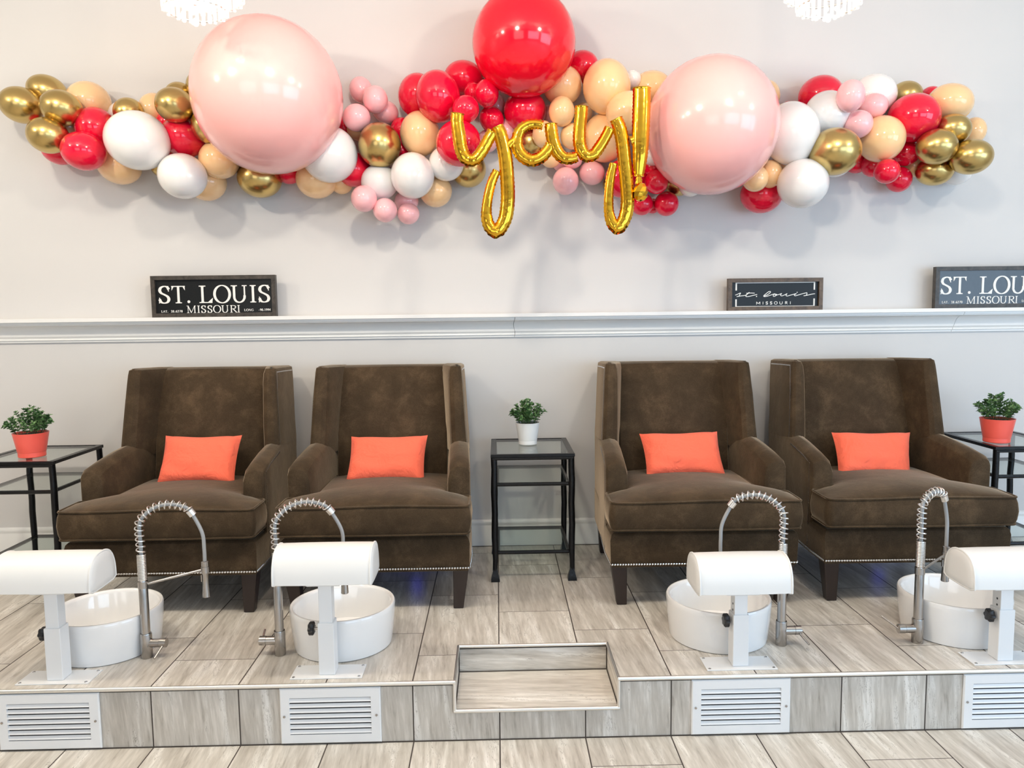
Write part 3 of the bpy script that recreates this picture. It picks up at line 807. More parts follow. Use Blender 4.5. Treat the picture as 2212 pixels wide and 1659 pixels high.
# ------------------------------------------------------------------ signs
class Pen:
    def __init__(s, y=-.0012): s.m = MB(); s.y = y
    def poly(s, pts):
        n = len(pts); s.k = getattr(s, 'k', 0)+1; y0, y1 = 0.0, s.y-(s.k % 47)*1.5e-5
        s.m.add([(p[0], y1, p[1]) for p in pts]+[(p[0], y0, p[1]) for p in pts],
                [tuple(range(n)), tuple(range(n, 2*n))[::-1]]+[(i, n+i, n+(i+1) % n, (i+1) % n) for i in range(n)])
    def bar(s, p, q, w, w2=None):
        p, q = Vector(p), Vector(q); d = (q-p).normalized(); n = Vector((-d.y, d.x)); w2 = w if w2 is None else w2
        s.poly([p-n*w/2, q-n*w2/2, q+n*w2/2, p+n*w/2])
    def curve(s, P, thick, thin=None, closed=False, n=8):
        thin = thick if thin is None else thin
        C = catmull([Vector((p[0], p[1], 0)) for p in P], n, closed); C = [Vector((c.x, c.y)) for c in C]; k = len(C)
        Lp, Rp = [], []
        for i in range(k):
            if closed: d = (C[(i+1) % k]-C[i-1]).normalized()
            else: d = (C[min(i+1, k-1)]-C[max(i-1, 0)]).normalized()
            nn = Vector((-d.y, d.x)); w_ = thin+(thick-thin)*abs(d.y)**1.3
            Lp.append(C[i]+nn*w_/2); Rp.append(C[i]-nn*w_/2)
        for i in range(k if closed else k-1):
            j = (i+1) % k; s.poly([Rp[i], Rp[j], Lp[j], Lp[i]])
    def glyph(s, ch, x, z, w, h, serif=True, bold=1.0):
        """letter drawn in the box (x,z)-(x+w,z+h)"""
        Tk = h*.135*bold; tn = h*.055*bold if serif else Tk; P = lambda a, b: (x+a*w, z+b*h)
        def V(a, b0=0, b1=1, t_=None): s.bar(P(a, b0), P(a, b1), t_ or Tk)
        def SF(a, b, k=.20):
            if serif:
                c = P(a, b); zz = c[1]+(tn/2 if b == 0 else -tn/2 if b == 1 else 0)
                s.bar((c[0]-k*h, zz), (c[0]+k*h, zz), tn)
                sg = 1 if b == 0 else -1
                s.poly([(c[0]-Tk/2-.05*h, zz), (c[0]+Tk/2+.05*h, zz), (c[0]+Tk/2, zz+sg*.07*h), (c[0]-Tk/2, zz+sg*.07*h)][::sg])
        if ch == 'I': V(.5); SF(.5, 0, .17); SF(.5, 1, .17)
        elif ch == 'T':
            V(.5); SF(.5, 0, .18); s.bar(P(0, 1-.028), P(1, 1-.028), max(tn, h*.055*bold))
            if serif:
                for a, d in ((0.02, 1), (.98, -1)): s.poly([P(a, 1), P(a-.01*d, .74), P(a+.05*d, .8), P(a+.16*d, .97)][::-d])
        elif ch == 'L':
            V(.27); SF(.27, 1, .19); SF(.27, 0, .19); s.bar(P(.1, .028), P(.95, .028), max(tn, h*.055*bold))
            if serif: s.poly([P(.60, .02), P(.93, 0), P(1, .29), P(.93, .25)])
        elif ch == 'O': s.curve([P(.5+.5*cos(a)*(1-.06), .5+.5*sin(a)) for a in [2*pi*i/12 for i in range(12)]], Tk*1.12, tn, True, 5)
        elif ch == 'U':
            if serif:
                V(.21, .3, 1); s.curve([P(.21, .42), P(.22, .24), P(.32, .08), P(.5, .02), P(.68, .08), P(.80, .24), P(.82, .42)], Tk, tn*1.3, n=6); s.bar(P(.82, .40), P(.82, 1), tn*1.5)
                SF(.21, 1, .18); c = P(.82, 1); s.bar((c[0]-.14*h, c[1]-tn/2), (c[0]+.14*h, c[1]-tn/2), tn)
            else: s.curve([P(.1, 1), P(.1, .45), P(.2, .12), P(.5, .03), P(.8, .12), P(.9, .45), P(.9, 1)], Tk, n=6)
        elif ch == 'S':
            s.curve([P(.92, .80), P(.78, .94), P(.5, .98), P(.22, .90), P(.12, .74), P(.24, .60), P(.5, .51), P(.78, .40), P(.90, .24), P(.78, .08), P(.5, .02), P(.22, .07), P(.06, .24)], Tk*1.25, tn*1.15, n=5)
            if serif: s.bar(P(.90, .68), P(.86, 1.0), tn*.9); s.bar(P(.04, 0), P(.07, .33), tn*.9)
        elif ch == 'M':
            if serif:
                s.bar(P(.16, 0), P(.16, 1), tn*1.3); V(.86, 0, 1, Tk*.9); s.bar(P(.15, .99), P(.49, .04), Tk*.9); s.bar(P(.85, .99), P(.49, .02), tn*1.1)
                for a, b in ((.16, 0), (.86, 0)): SF(a, b, .16)
                for a in (.10, .90): s.bar((P(a, 1)[0]-.13*h, P(a, 1)[1]-tn/2), (P(a, 1)[0]+.10*h, P(a, 1)[1]-tn/2), tn)
            else: V(.08); V(.92); s.bar(P(.08, .96), P(.5, .25), Tk); s.bar(P(.92, .96), P(.5, .25), Tk)
        elif ch == 'R':
            V(.24); s.curve([P(.24, .97), P(.55, .96), P(.76, .88), P(.80, .74), P(.72, .58), P(.5, .52), P(.24, .51)], Tk, tn, n=5); s.bar(P(.46, .52), P(.92, .02), Tk*.95)
            SF(.24, 0, .17); 
            if serif: s.bar((P(.24, 1)[0]-.17*h, P(0, 1)[1]-tn/2), (P(.24, 1)[0]+.1*h, P(0, 1)[1]-tn/2), tn); s.bar(P(.80, .028), P(1.02, .028), tn)
        elif ch == 'A': s.bar(P(.05, 0), P(.48, 1), tn*1.3); s.bar(P(.46, 1), P(.92, 0), Tk); s.bar(P(.2, .35), P(.78, .35), tn); 
        elif ch == 'N': s.bar(P(.14, 0), P(.14, 1), tn*1.3); s.bar(P(.86, 0), P(.86, 1), tn*1.3); s.bar(P(.14, 1), P(.86, 0), Tk)
        elif ch == 'G': s.curve([P(.9, .80), P(.7, .96), P(.45, .98), P(.18, .85), P(.06, .5), P(.18, .15), P(.45, .02), P(.72, .06), P(.88, .2)], Tk, tn, n=4); V(.86, 0.1, .45)
        elif ch == '.':
            s.poly([(x+w/2+Tk*.62*cos(a), z+Tk*.62+Tk*.62*sin(a)) for a in [2*pi*i/10 for i in range(10)]])
        elif ch == '-': s.bar(P(.1, .35), P(.9, .35), tn*1.6)
        else:
            D = {'3': [[(.1, .85), (.5, 1), (.85, .78), (.45, .55), (.88, .27), (.5, 0), (.08, .15)]], '8': [[(.5, .54), (.15, .76), (.5, 1), (.85, .76), (.5, .54), (.1, .26), (.5, 0), (.9, .26), (.5, .54)]],
                 '6': [[(.8, .95), (.4, .85), (.1, .4), (.3, .03), (.75, .06), (.88, .32), (.6, .56), (.15, .4)]], '2': [[(.12, .75), (.3, .97), (.7, .95), (.82, .7), (.5, .35), (.1, .04), (.9, .04)]],
                 '7': [[(.1, .96), (.9, .96), (.5, .4), (.38, 0)]], '0': [[(.5, 1), (.15, .75), (.12, .3), (.5, 0), (.88, .3), (.85, .75), (.5, 1)]],
                 '9': [[(.85, .6), (.4, .44), (.12, .68), (.3, .97), (.7, .94), (.9, .6), (.6, .15), (.2, .04)]], '1': [[(.25, .82), (.5, 1), (.5, .5), (.5, 0)]], '4': [[(.7, 0), (.7, .5), (.7, 1), (.1, .3), (.95, .3)]]}
            for p_ in D.get(ch, []): s.curve([P(*q) for q in p_], Tk*1.15, tn*1.6, n=3)
    def run(s, txt, x0, x1, z, h, serif=True, gap=.22, bold=1.0):
        Wd = {'I': .45, '.': .35, ' ': .55, '-': .55, 'M': 1.25, 'O': 1.0, 'L': .8, 'A': .95, 'N': 1.0, 'G': 1.0, 'U': 1.0, 'R': .95, 'T': .85, 'S': .7}
        ws = [Wd.get(c, .62) for c in txt]; tot = sum(ws)+gap*(len(txt)-1); k = (x1-x0)/tot; xx = x0
        for c, w_ in zip(txt, ws):
            if c != ' ': s.glyph(c, xx, z, w_*k, h, serif, bold)
            xx += (w_+gap)*k

def framed(W, Hh, fw, fm, root, dep=.030, pm=None):
    """four mitred frame pieces in one mesh with a recessed panel; lower left corner at the origin"""
    m = MB(); o = [(0, 0), (W, 0), (W, Hh), (0, Hh)]; i_ = [(fw, fw), (W-fw, fw), (W-fw, Hh-fw), (fw, Hh-fw)]
    vs = [[(p[0], 0, p[1]) for p in o], [(p[0], -dep, p[1]) for p in o], [(p[0], -dep, p[1]) for p in i_], [(p[0], -dep*.55, p[1]) for p in i_]]
    m.loft(vs, cap=False); m.build('frame', fm, root, smooth=20)
    m = MB(); m.box(fw-.004, W-fw+.004, -dep*.55, -.001, fw-.004, Hh-fw+.004); return m.build('panel', pm or M_BOARD, root, smooth=0)
def big_sign(x0, W, Hh, label, pm=None):
    root = empty('wall_sign', (x0, 1.500, LZ)); tag(root, label, 'sign', 'framed wooden signs on the ledge')
    framed(W, Hh, .021, M_BLACKWOOD, root, pm=pm)
    k = W/1750; X = lambda p: (p-190)*k; Z_ = lambda q: (795-q)*k*(Hh/(600*k))
    pen = Pen()
    for ch, a, b in [('S', 283, 440), ('T', 465, 657), ('.', 676, 730), ('L', 845, 1045), ('O', 1062, 1290), ('U', 1296, 1535), ('I', 1563, 1660), ('S', 1690, 1848)]:
        pen.glyph(ch, X(a), Z_(592), (b-a)*k, Z_(340)-Z_(592))
    hm = Z_(628)-Z_(735)
    for ch, a, b in [('M', 665, 800), ('I', 812, 858), ('S', 873, 937), ('S', 962, 1026), ('O', 1044, 1148), ('U', 1152, 1262), ('R', 1272, 1378), ('I', 1376, 1424)]:
        pen.glyph(ch, X(a), Z_(735), (b-a)*k, hm, bold=1.05)
    hs = Z_(690)-Z_(722)
    pen.run('LAT.', X(308), X(405), Z_(724), hs, bold=1.35); pen.run('38.6270', X(445), X(607), Z_(724), hs, bold=1.35)
    pen.run('LONG', X(1478), X(1610), Z_(716), hs, bold=1.35); pen.run('-90.1994', X(1682), X(1850), Z_(716), hs, bold=1.35)
    o = pen.m.build('lettering', M_LETTER, root, smooth=0); o.location = (0, -.0166, 0)
    return root
big_sign(-1.797, .648, .216, 'black framed city sign in large serif capitals, above the leftmost wing chair')
big_sign(2.352, .648, .220, 'framed city sign in large serif capitals, cut by the right edge', M_GBOARD)
def small_sign(x0, W, Hh, label):
    root = empty('wall_sign', (x0, 1.500, LZ)); tag(root, label, 'sign', 'framed wooden signs on the ledge')
    framed(W, Hh, .0205, M_BROWNWOOD, root)
    k = W/1725; X = lambda p: (p-260)*k; Z_ = lambda p, q: (836-(q+.018*(p-260)))*k*.985
    pen = Pen(); w_ = .0034
    Q = lambda p, q: (X(p), Z_(p, q))
    def path(pts, w2=w_): pen.curve([Q(*p) for p in pts], w2, n=5)
    x_l, x_r = X(415), X(1842); zt, zb = Z_(415, 328), Z_(415, 760)
    lw = .0075; lt = .0042
    pen.bar((x_l-lw/2, zt), (x_r+lw/2, zt), lt); pen.bar((x_l-lw/2, zb), (x_r+lw/2, zb), lt)
    for xx in (x_l, x_r): pen.bar((xx, zt), (xx, Z_(415, 465)), lw); pen.bar((xx, zb), (xx, Z_(415, 625)), lw)
    path([(400, 548), (445, 530), (495, 508), (482, 535), (470, 562), (425, 576)])
    path([(425, 576), (500, 562), (585, 550), (640, 510), (655, 494)]); path([(655, 494), (615, 530), (592, 562), (615, 575), (690, 560), (798, 533)]); path([(600, 514), (670, 508), (752, 510)])
    pen.poly([(X(788)+.003*cos(a), Z_(788, 570)+.003*sin(a)) for a in [2*pi*i/8 for i in range(8)]])
    path([(925, 562), (985, 538), (1035, 500), (1038, 478), (1005, 484), (950, 528), (918, 558), (935, 572), (1010, 556), (1082, 530), (1120, 518)])
    path([(1120, 518), (1092, 548), (1105, 568), (1150, 548), (1155, 530), (1120, 522)]); path([(1120, 540), (1180, 535), (1248, 512)])
    path([(1248, 512), (1225, 545), (1250, 556), (1300, 538), (1345, 515), (1325, 545), (1350, 558), (1430, 535), (1515, 512)])
    path([(1515, 512), (1478, 540), (1500, 553), (1590, 525), (1706, 494)]); path([(1706, 494), (1708, 520), (1690, 545), (1650, 552)]); path([(1650, 552), (1720, 540), (1790, 522), (1855, 513)])
    pen.poly([(X(1528)+.0026*cos(a), Z_(1528, 490)+.0026*sin(a)) for a in [2*pi*i/8 for i in range(8)]])
    pen.run('MISSOURI', X(785), X(1422), Z_(1100, 712), Z_(1100, 662)-Z_(1100, 712), serif=False, gap=.62, bold=1.35)
    o = pen.m.build('lettering', M_LETTER, root, smooth=0); o.location = (0, -.0166, 0)
    return root
small_sign(1.240, .507, .170, 'small brown framed city sign in white handwriting, right half of the ledge')

# ------------------------------------------------------------------ chandeliers
def chandelier(px, py_bot, label, ox1):
    c = at(px, py_bot, Y=.52); root = empty('chandelier', (c.x, .52, c.z)); tag(root, label, 'chandelier', 'crystal chandeliers over the chairs')
    for (R, z0, z1, n, ox) in ((.116, .030, .128, 30, 0), (.150, .082, .195, 38, ox1)):
        m = MB((ox, 0, 0)); m.tube([(R*cos(a), R*sin(a), z1) for a in [2*pi*i/40 for i in range(40)]], .006, 8, closed=True)
        m.tube([(R*cos(a), R*sin(a), z0+.010) for a in [2*pi*i/40 for i in range(40)]], .0035, 8, closed=True)
        tr = m.build('tier_ring', M_CHROME, root)
        m = MB((ox, 0, 0))
        for i in range(n):
            a = 2*pi*i/n; m.tube([(R*cos(a), R*sin(a), z0+.006*(i % 2)), (R*cos(a), R*sin(a), z1-.004)], .0072, 5)
        m.build('crystal_prisms', M_CRYSTAL, tr, smooth=0)
    m = MB()
    for i in range(9): a = 2*pi*i/9; m.ball((.055*cos(a), .055*sin(a), .012), .010, 8, 5)
    m.build('crystal_drops', M_CRYSTAL, root)
    m = MB(); m.ball((0, 0, -.004), .013, 8, 6, (1, 1, 1.3)); m.build('crystal_pendant', M_CRYSTAL, root)
    m = MB()
    for i in range(6): a = 2*pi*i/6; m.ball((.045*cos(a), .045*sin(a), .10), .014, 10, 6, (1, 1, 1.3))
    m.build('bulbs', M_BULB, root)
    m = MB(); top = CZ-c.z; m.tube([(0, 0, .06), (0, 0, top)], .006, 8); m.lathe([(.06, top-.025), (.065, top-.001), (.01, top-.0005)], n=24); m.build('stem', M_CHROME, root)
    return root
chandelier(423, 46, 'lit crystal chandelier at the top left, above the big blush balloon', .028)
chandelier(1789, 37, 'lit crystal chandelier at the top right', -.012)

# ------------------------------------------------------------------ balloon garland
def balloon_mesh(name):
    m = MB(); prof = []
    n = 22
    for i in range(n+1):
        a = pi*i/n; r_ = sin(a)*(1-.05*cos(a)); h = -cos(a)
        if h > .0: r_ *= 1-.04*h*h
        prof.append((max(r_, .001), h if h < .93 else .93+(h-.93)*1.6))
    prof[-1] = (.055, 1.03); prof += [(.035, 1.07), (.075, 1.10), (.085, 1.15), (.02, 1.155)]
    m.lathe(prof, n=40, axis='y')
    me_o = m.build(name, BM['red'], None, smooth=60)
    return me_o
_proto = balloon_mesh('balloon_shape'); BME = _proto.data; bpy.data.objects.remove(_proto)
BMES = {}
for k_, mm in BM.items():
    d_ = BME.copy(); d_.materials.clear(); d_.materials.append(mm); d_.name = k_+'_balloon'; BMES[k_] = d_
# (layer, colour, px, py, rx, ry, roll, label)
B = [
 (9, 'bigpink', 577.5, 207, 159, 163, 0, 'giant blush pink balloon, the left of the two'),
 (9, 'bigred', 1132, 91, 112, 112, 0, 'giant red balloon at the top centre, cut by the top edge'),
 (9, 'bigpink', 1539, 271, 141, 145, 0, 'giant blush pink balloon right of the gold foil letters'),
 (2, 'gold', 45, 226.6, 44, 38, 15, 'gold chrome balloon at the far left end of the garland'),
 (1, 'gold', 101, 197, 41, 34, 20, 'gold chrome balloon on top of the left end cluster'),
 (2, 'gold', 131.5, 232.4, 43, 37, 15, 'gold chrome balloon right of the far left one'),
 (2, 'gold', 102.5, 292, 42, 38, 10, 'gold chrome balloon at the bottom of the left end cluster'),
 (0, 'peach', 191, 219, 45, 42, 10, 'peach balloon behind the left end gold cluster, upper one'),
 (1, 'red', 207.6, 276.7, 43, 45, -30, 'red balloon touching the left side of the large white balloon'),
 (1, 'red', 180, 326, 46, 41, 10, 'red balloon below the red one beside the large white balloon'),
 (0, 'red', 131, 320, 40, 35, 0, 'red balloon half hidden under the left end gold cluster'),
 (0, 'peach', 152, 275, 30, 30, 0, 'peach balloon glimpsed between the left gold cluster and reds'),
 (0, 'white', 262, 248, 27, 27, 0, 'white balloon edge behind the small gold one, left part'),
 (1, 'gold', 278, 243, 32, 31, 15, 'small gold chrome balloon peeking over the large white balloon'),
 (0, 'peach', 334, 236, 33, 34, 0, 'peach balloon behind the gold ones, left of the left giant'),
 (2, 'white', 295.7, 303, 67, 62, 12, 'large white balloon, leftmost white in front'),
 (1, 'peach', 257, 358, 46, 39, 12, 'peach balloon under the leftmost large white balloon'),
 (0, 'gold', 350, 360, 24, 22, 0, 'sliver of gold balloon between the two left white balloons'),
 (1, 'red', 395, 296, 47, 43, 15, 'red balloon above the second white balloon, left of the giant'),
 (0, 'red', 364, 265, 25, 25, 0, 'dark red balloon sliver behind the gold, upper left'),
 (0, 'red', 372, 326, 22, 22, 0, 'dark red balloon sliver above the second white balloon'),
 (2, 'gold', 377, 227, 41, 37, 15, 'gold chrome balloon in front, left of the left giant'),
 (1, 'gold', 386, 205, 29, 27, 0, 'gold chrome balloon behind the front gold, left of the left giant'),
 (1, 'gold', 434, 187, 31, 33, 0, 'gold chrome balloon tucked at the upper left of the left giant'),
 (1, 'gold', 447, 272, 33, 37, -20, 'gold chrome balloon tucked at the lower left of the left giant'),
 (2, 'white', 393.7, 380, 51, 48, 10, 'white balloon below the red one, second white from the left'),
 (2, 'peach', 473.4, 345, 43, 40, 10, 'peach balloon against the lower left of the left giant'),
 (1, 'peach', 445.6, 393, 42, 40, 0, 'peach balloon behind and below the second white balloon'),
 (1, 'gold', 560, 386, 47, 40, 8, 'gold chrome balloon hanging below the left giant'),
 (-1, 'red', 624, 367, 31, 30, 0, 'red balloon glimpsed below the left giant'),
 (-1, 'peach', 683, 388, 44, 40, 8, 'peach balloon below the left giant, right side'),
 (-1, 'peach', 738, 396, 24, 23, 0, 'small peach balloon sliver right of the one below the left giant'),
 (0, 'white', 711, 333, 60, 60, -25, 'white balloon tucked at the lower right of the left giant'),
 (-1, 'red', 765, 366, 38, 37, 0, 'red balloon between the white ones right of the left giant'),
 (1, 'pink', 779.7, 194, 25, 28, -15, 'small pink balloon at the top of the upper pink cluster'),
 (3, 'pink', 810.6, 214.7, 27, 29, 0, 'small pink balloon front and centre in the upper pink cluster'),
 (2, 'pink', 832, 241, 29, 24, 20, 'small pink balloon on the right of the upper pink cluster'),
 (3, 'pink', 770, 254, 30, 29, 0, 'small pink balloon lowest in the upper pink cluster'),
 (0, 'peach', 777, 280, 28, 24, 0, 'peach balloon behind the upper pink cluster'),
 (2, 'gold', 819.7, 313.4, 46, 48, 0, 'gold chrome balloon below the upper pink cluster'),
 (-1, 'red', 744, 275, 20, 25, 0, 'red balloon edge right of the left giant'),
 (0, 'red', 868, 282, 25, 28, 0, 'red balloon sliver above and left of the peach one'),
 (0, 'red', 868, 325, 26, 26, 0, 'red balloon sliver between the gold and peach ones'),
 (1, 'white', 820, 393, 40, 38, 0, 'shaded white balloon under the middle gold one'),
 (3, 'white', 891, 379, 47, 49, 0, 'white balloon in front, above the lower pink cluster'),
 (2, 'pink', 786, 429, 28, 28.5, 0, 'small pink balloon leftmost in the lower pink cluster'),
 (2, 'pink', 831.6, 454, 26, 26, 0, 'small pink balloon at the bottom middle of the lower pink cluster'),
 (1, 'pink', 878, 434, 26, 24, 0, 'small pink balloon upper right in the lower pink cluster'),
 (2, 'pink', 882, 461.5, 24, 23, 0, 'small pink balloon lower right in the lower pink cluster'),
 (1, 'peach', 941, 412, 35.5, 35, 0, 'peach balloon right of the lower pink cluster'),
 (1, 'red', 900, 205, 40, 46, 10, 'red balloon leftmost in the middle red group'),
 (2, 'red', 946, 208, 48, 55, -10, 'large red balloon in front in the middle red group'),
 (0, 'red', 1002, 170, 44, 38, 10, 'red balloon at the back, just left of the giant red one'),
 (1, 'red', 1021, 200, 19, 22, 0, 'small red balloon mostly hidden in the middle red group'),
 (3, 'red', 1051, 201.5, 26.5, 29.5, 0, 'small red balloon touching the giant red one'),
 (3, 'red', 1006, 235.5, 29, 29, 0, 'small red balloon just above the first foil letter'),
 (3, 'red', 1062, 257.5, 26, 29, -25, 'small red balloon above the first foil letter, right side'),
 (1, 'pink', 1074, 229, 18, 24, 0, 'small pink balloon behind the small reds in the middle'),
 (1, 'red', 1134, 239, 46, 44, 0, 'red balloon directly under the giant red one'),
 (2, 'peach', 907, 288.6, 43, 48, 0, 'peach balloon below the middle red group'),
 (2, 'red', 990.6, 309, 49, 49, 0, 'red balloon behind the first foil letter'),
 (1, 'white', 964, 353, 38, 37, 0, 'white balloon below the red one at the first foil letter'),
 (0, 'gold', 1012, 366, 38, 38, 0, 'gold chrome balloon under the first foil letter'),
 (0, 'red', 1258, 144, 36, 34, 0, 'red balloon at the back, right of the giant red one'),
 (1, 'peach', 1215, 184, 43, 42, 0, 'peach balloon at the lower right of the giant red one'),
 (1, 'peach', 1311, 187, 51.5, 58, -5, 'largest peach balloon, between the red and pink giants'),
 (3, 'peach', 1213.4, 240.5, 28, 32, 0, 'small peach balloon above the foil letter a'),
 (1, 'peach', 1261, 244, 19, 22, 0, 'small peach balloon half behind the last foil letter y'),
 (2, 'peach', 1237.5, 294, 27, 28, 0, 'small peach balloon between the foil a and the last y'),
 (2, 'peach', 1174, 290, 24, 29, 0, 'small peach balloon inside the foil letter a'),
 (2, 'peach', 1356, 243, 47, 45, 0, 'peach balloon just left of the foil exclamation mark'),
 (1, 'peach', 1307, 297, 48, 52, 0, 'peach balloon behind the last foil letter y'),
 (0, 'peach', 1408, 192, 44, 38, 0, 'peach balloon at the back behind the foil exclamation mark'),
 (0, 'white', 1365, 171, 20, 19, 0, 'white balloon sliver between two peach ones near the top'),
 (0, 'pink', 1184, 246, 18, 20, 0, 'pale pink balloon sliver right of the red under the giant'),
 (0, 'pink', 1090, 285, 26, 28, 0, 'pale pink balloon between the foil y and a'),
 (0, 'pink', 1052, 305, 24, 24, 0, 'pale pink balloon behind the first foil letter, right arm'),
 (0, 'gold', 1146, 310, 32, 34, 0, 'gold chrome balloon seen through the foil letter a'),
 (2, 'pink', 1222, 391, 28, 29.5, 0, 'small pink balloon lowest under the foil letters'),
 (2, 'pink', 1279, 373, 28, 26, 15, 'small pink balloon under the last foil letter y'),
 (1, 'pink', 1236, 346, 22, 18, 0, 'small pink balloon right under the foil a and y join'),
 (0, 'pink', 1210, 350, 18, 20, 0, 'small pink balloon glimpsed left under the foil a and y join'),
 (1, 'white', 1411, 330, 27, 27, 0, 'pale balloon between the exclamation mark and the right giant'),
 (0, 'peach', 1190, 342, 22, 20, 0, 'pale peach balloon under the foil letter a'),
 (1, 'red', 1340, 386, 32, 40, 0, 'red balloon behind the loop of the last foil letter y'),
 (0, 'red', 1383, 375, 24, 30, 0, 'red balloon behind the foil exclamation mark dot'),
 (0, 'red', 1412, 362, 22, 20, 0, 'dark red balloon under the left side of the right giant'),
 (3, 'red', 1418.5, 392.6, 25, 26, 0, 'small red balloon right of the exclamation mark dot'),
 (2, 'red', 1387, 440.8, 24, 24, 0, 'small red balloon below the exclamation mark dot'),
 (2, 'red', 1440, 440, 26, 26.5, 0, 'small red balloon lowest, left of the right giant underside'),
 (0, 'red', 1410, 445, 15, 16, 0, 'small red balloon sliver between the two lowest reds'),
 (0, 'gold', 1466, 394, 30, 29, 0, 'gold chrome balloon under the right giant, left side'),
 (0, 'white', 1492, 401, 25, 23, 0, 'pale balloon sliver under the right giant'),
 (0, 'gold', 1318, 398, 16, 18, 0, 'dark gold balloon sliver left of the last foil y loop'),
 (0, 'peach', 1655, 208, 29, 34, 0, 'peach balloon behind the upper right of the right giant'),
 (0, 'red', 1703, 238, 19, 19, 0, 'red balloon sliver over the white one beside the right giant'),
 (2, 'white', 1710, 288, 58, 67, -10, 'large white balloon touching the right giant'),
 (1, 'white', 1787, 246, 47.5, 49, 0, 'white balloon up and right of the large one beside the right giant'),
 (0, 'red', 1774, 207, 47, 43, 0, 'red balloon above the upper white one, right part'),
 (2, 'pink', 1838, 207, 29, 34, 0, 'small pink balloon upper in the right part trio'),
 (0, 'white', 1888, 206, 47, 45, 0, 'white balloon at the back behind the right pink trio'),
 (1, 'pink', 1887, 229, 30, 27, -10, 'small pink balloon rightmost of the right part trio'),
 (2, 'pink', 1854.5, 268, 30, 29.5, 0, 'small pink balloon lowest of the right part trio'),
 (3, 'gold', 1804, 327, 55, 50, 0, 'large gold chrome balloon right of the right giant'),
 (1, 'white', 1805, 345, 37, 37, 0, 'white balloon sliver under the large gold chrome one'),
 (3, 'white', 1735, 396, 53.5, 52.5, 0, 'white balloon lowest on the right, below the large white one'),
 (3, 'peach', 1632, 385.6, 27.5, 28, 0, 'small peach balloon in front at the lower right of the right giant'),
 (2, 'peach', 1664.5, 375.5, 25, 30, 0, 'small peach balloon behind the front one, lower right of the right giant'),
 (0, 'peach', 1695, 358, 19, 18, 0, 'peach balloon sliver over the lowest white one'),
 (1, 'red', 1645.5, 420, 45, 40, 0, 'red balloon below the right giant'),
 (2, 'peach', 1905, 300, 48, 49, 0, 'peach balloon right of the large gold chrome one'),
 (0, 'gold', 1958, 207, 33.5, 31, 0, 'gold chrome balloon at the back over the right red one'),
 (2, 'red', 1974.7, 254, 54, 51, 10, 'large red balloon in the right end of the garland'),
 (0, 'red', 2012, 209, 23, 22, 0, 'red balloon sliver behind the right end peach one'),
 (0, 'peach', 2053, 222, 47, 40, 12, 'peach balloon at the upper right end'),
 (1, 'gold', 2059, 279, 37, 32, 10, 'gold chrome balloon uppermost in the right end cluster'),
 (2, 'gold', 2024, 316.5, 42, 37.5, 0, 'gold chrome balloon left in the right end cluster'),
 (2, 'gold', 2098, 338.6, 44, 37, 0, 'gold chrome balloon rightmost in the right end cluster'),
 (1, 'gold', 2019.5, 369, 39, 31, 0, 'gold chrome balloon lowest in the right end cluster'),
 (0, 'peach', 2104, 283, 24, 29, 0, 'pale peach balloon edge behind the right end gold cluster'),
 (0, 'white', 2066, 368, 33, 31, 0, 'pale balloon behind and below the right end gold cluster'),
 (1, 'red', 1957, 330, 29, 28, 0, 'red balloon under the large red one, right end'),
 (1, 'red', 1887, 357, 25, 25, 0, 'small red balloon under the right part peach one'),
 (3, 'red', 1916.5, 370, 27, 26, 0, 'small red balloon in front in the low right trio'),
 (2, 'red', 1942, 387.5, 27, 27, 0, 'small red balloon lowest in the low right trio'),
 (0, 'red', 1850, 352, 24, 22, 0, 'dark red balloon sliver right of the large gold chrome one'),
 (0, 'peach', 1974, 358, 24, 24, 0, 'peach balloon sliver left of the lowest right end gold'),
]
placed = []
def depth_front(px, py, c, r_, bx, by):
    dep = (c-CAM).dot(_f); d = hypot(px-bx, py-by)*dep/F_PX
    return dep-sqrt(r_*r_-d*d) if d < r_*.985 else None
order = sorted(range(len(B)), key=lambda i: (B[i][0] != 9, B[i][0]))
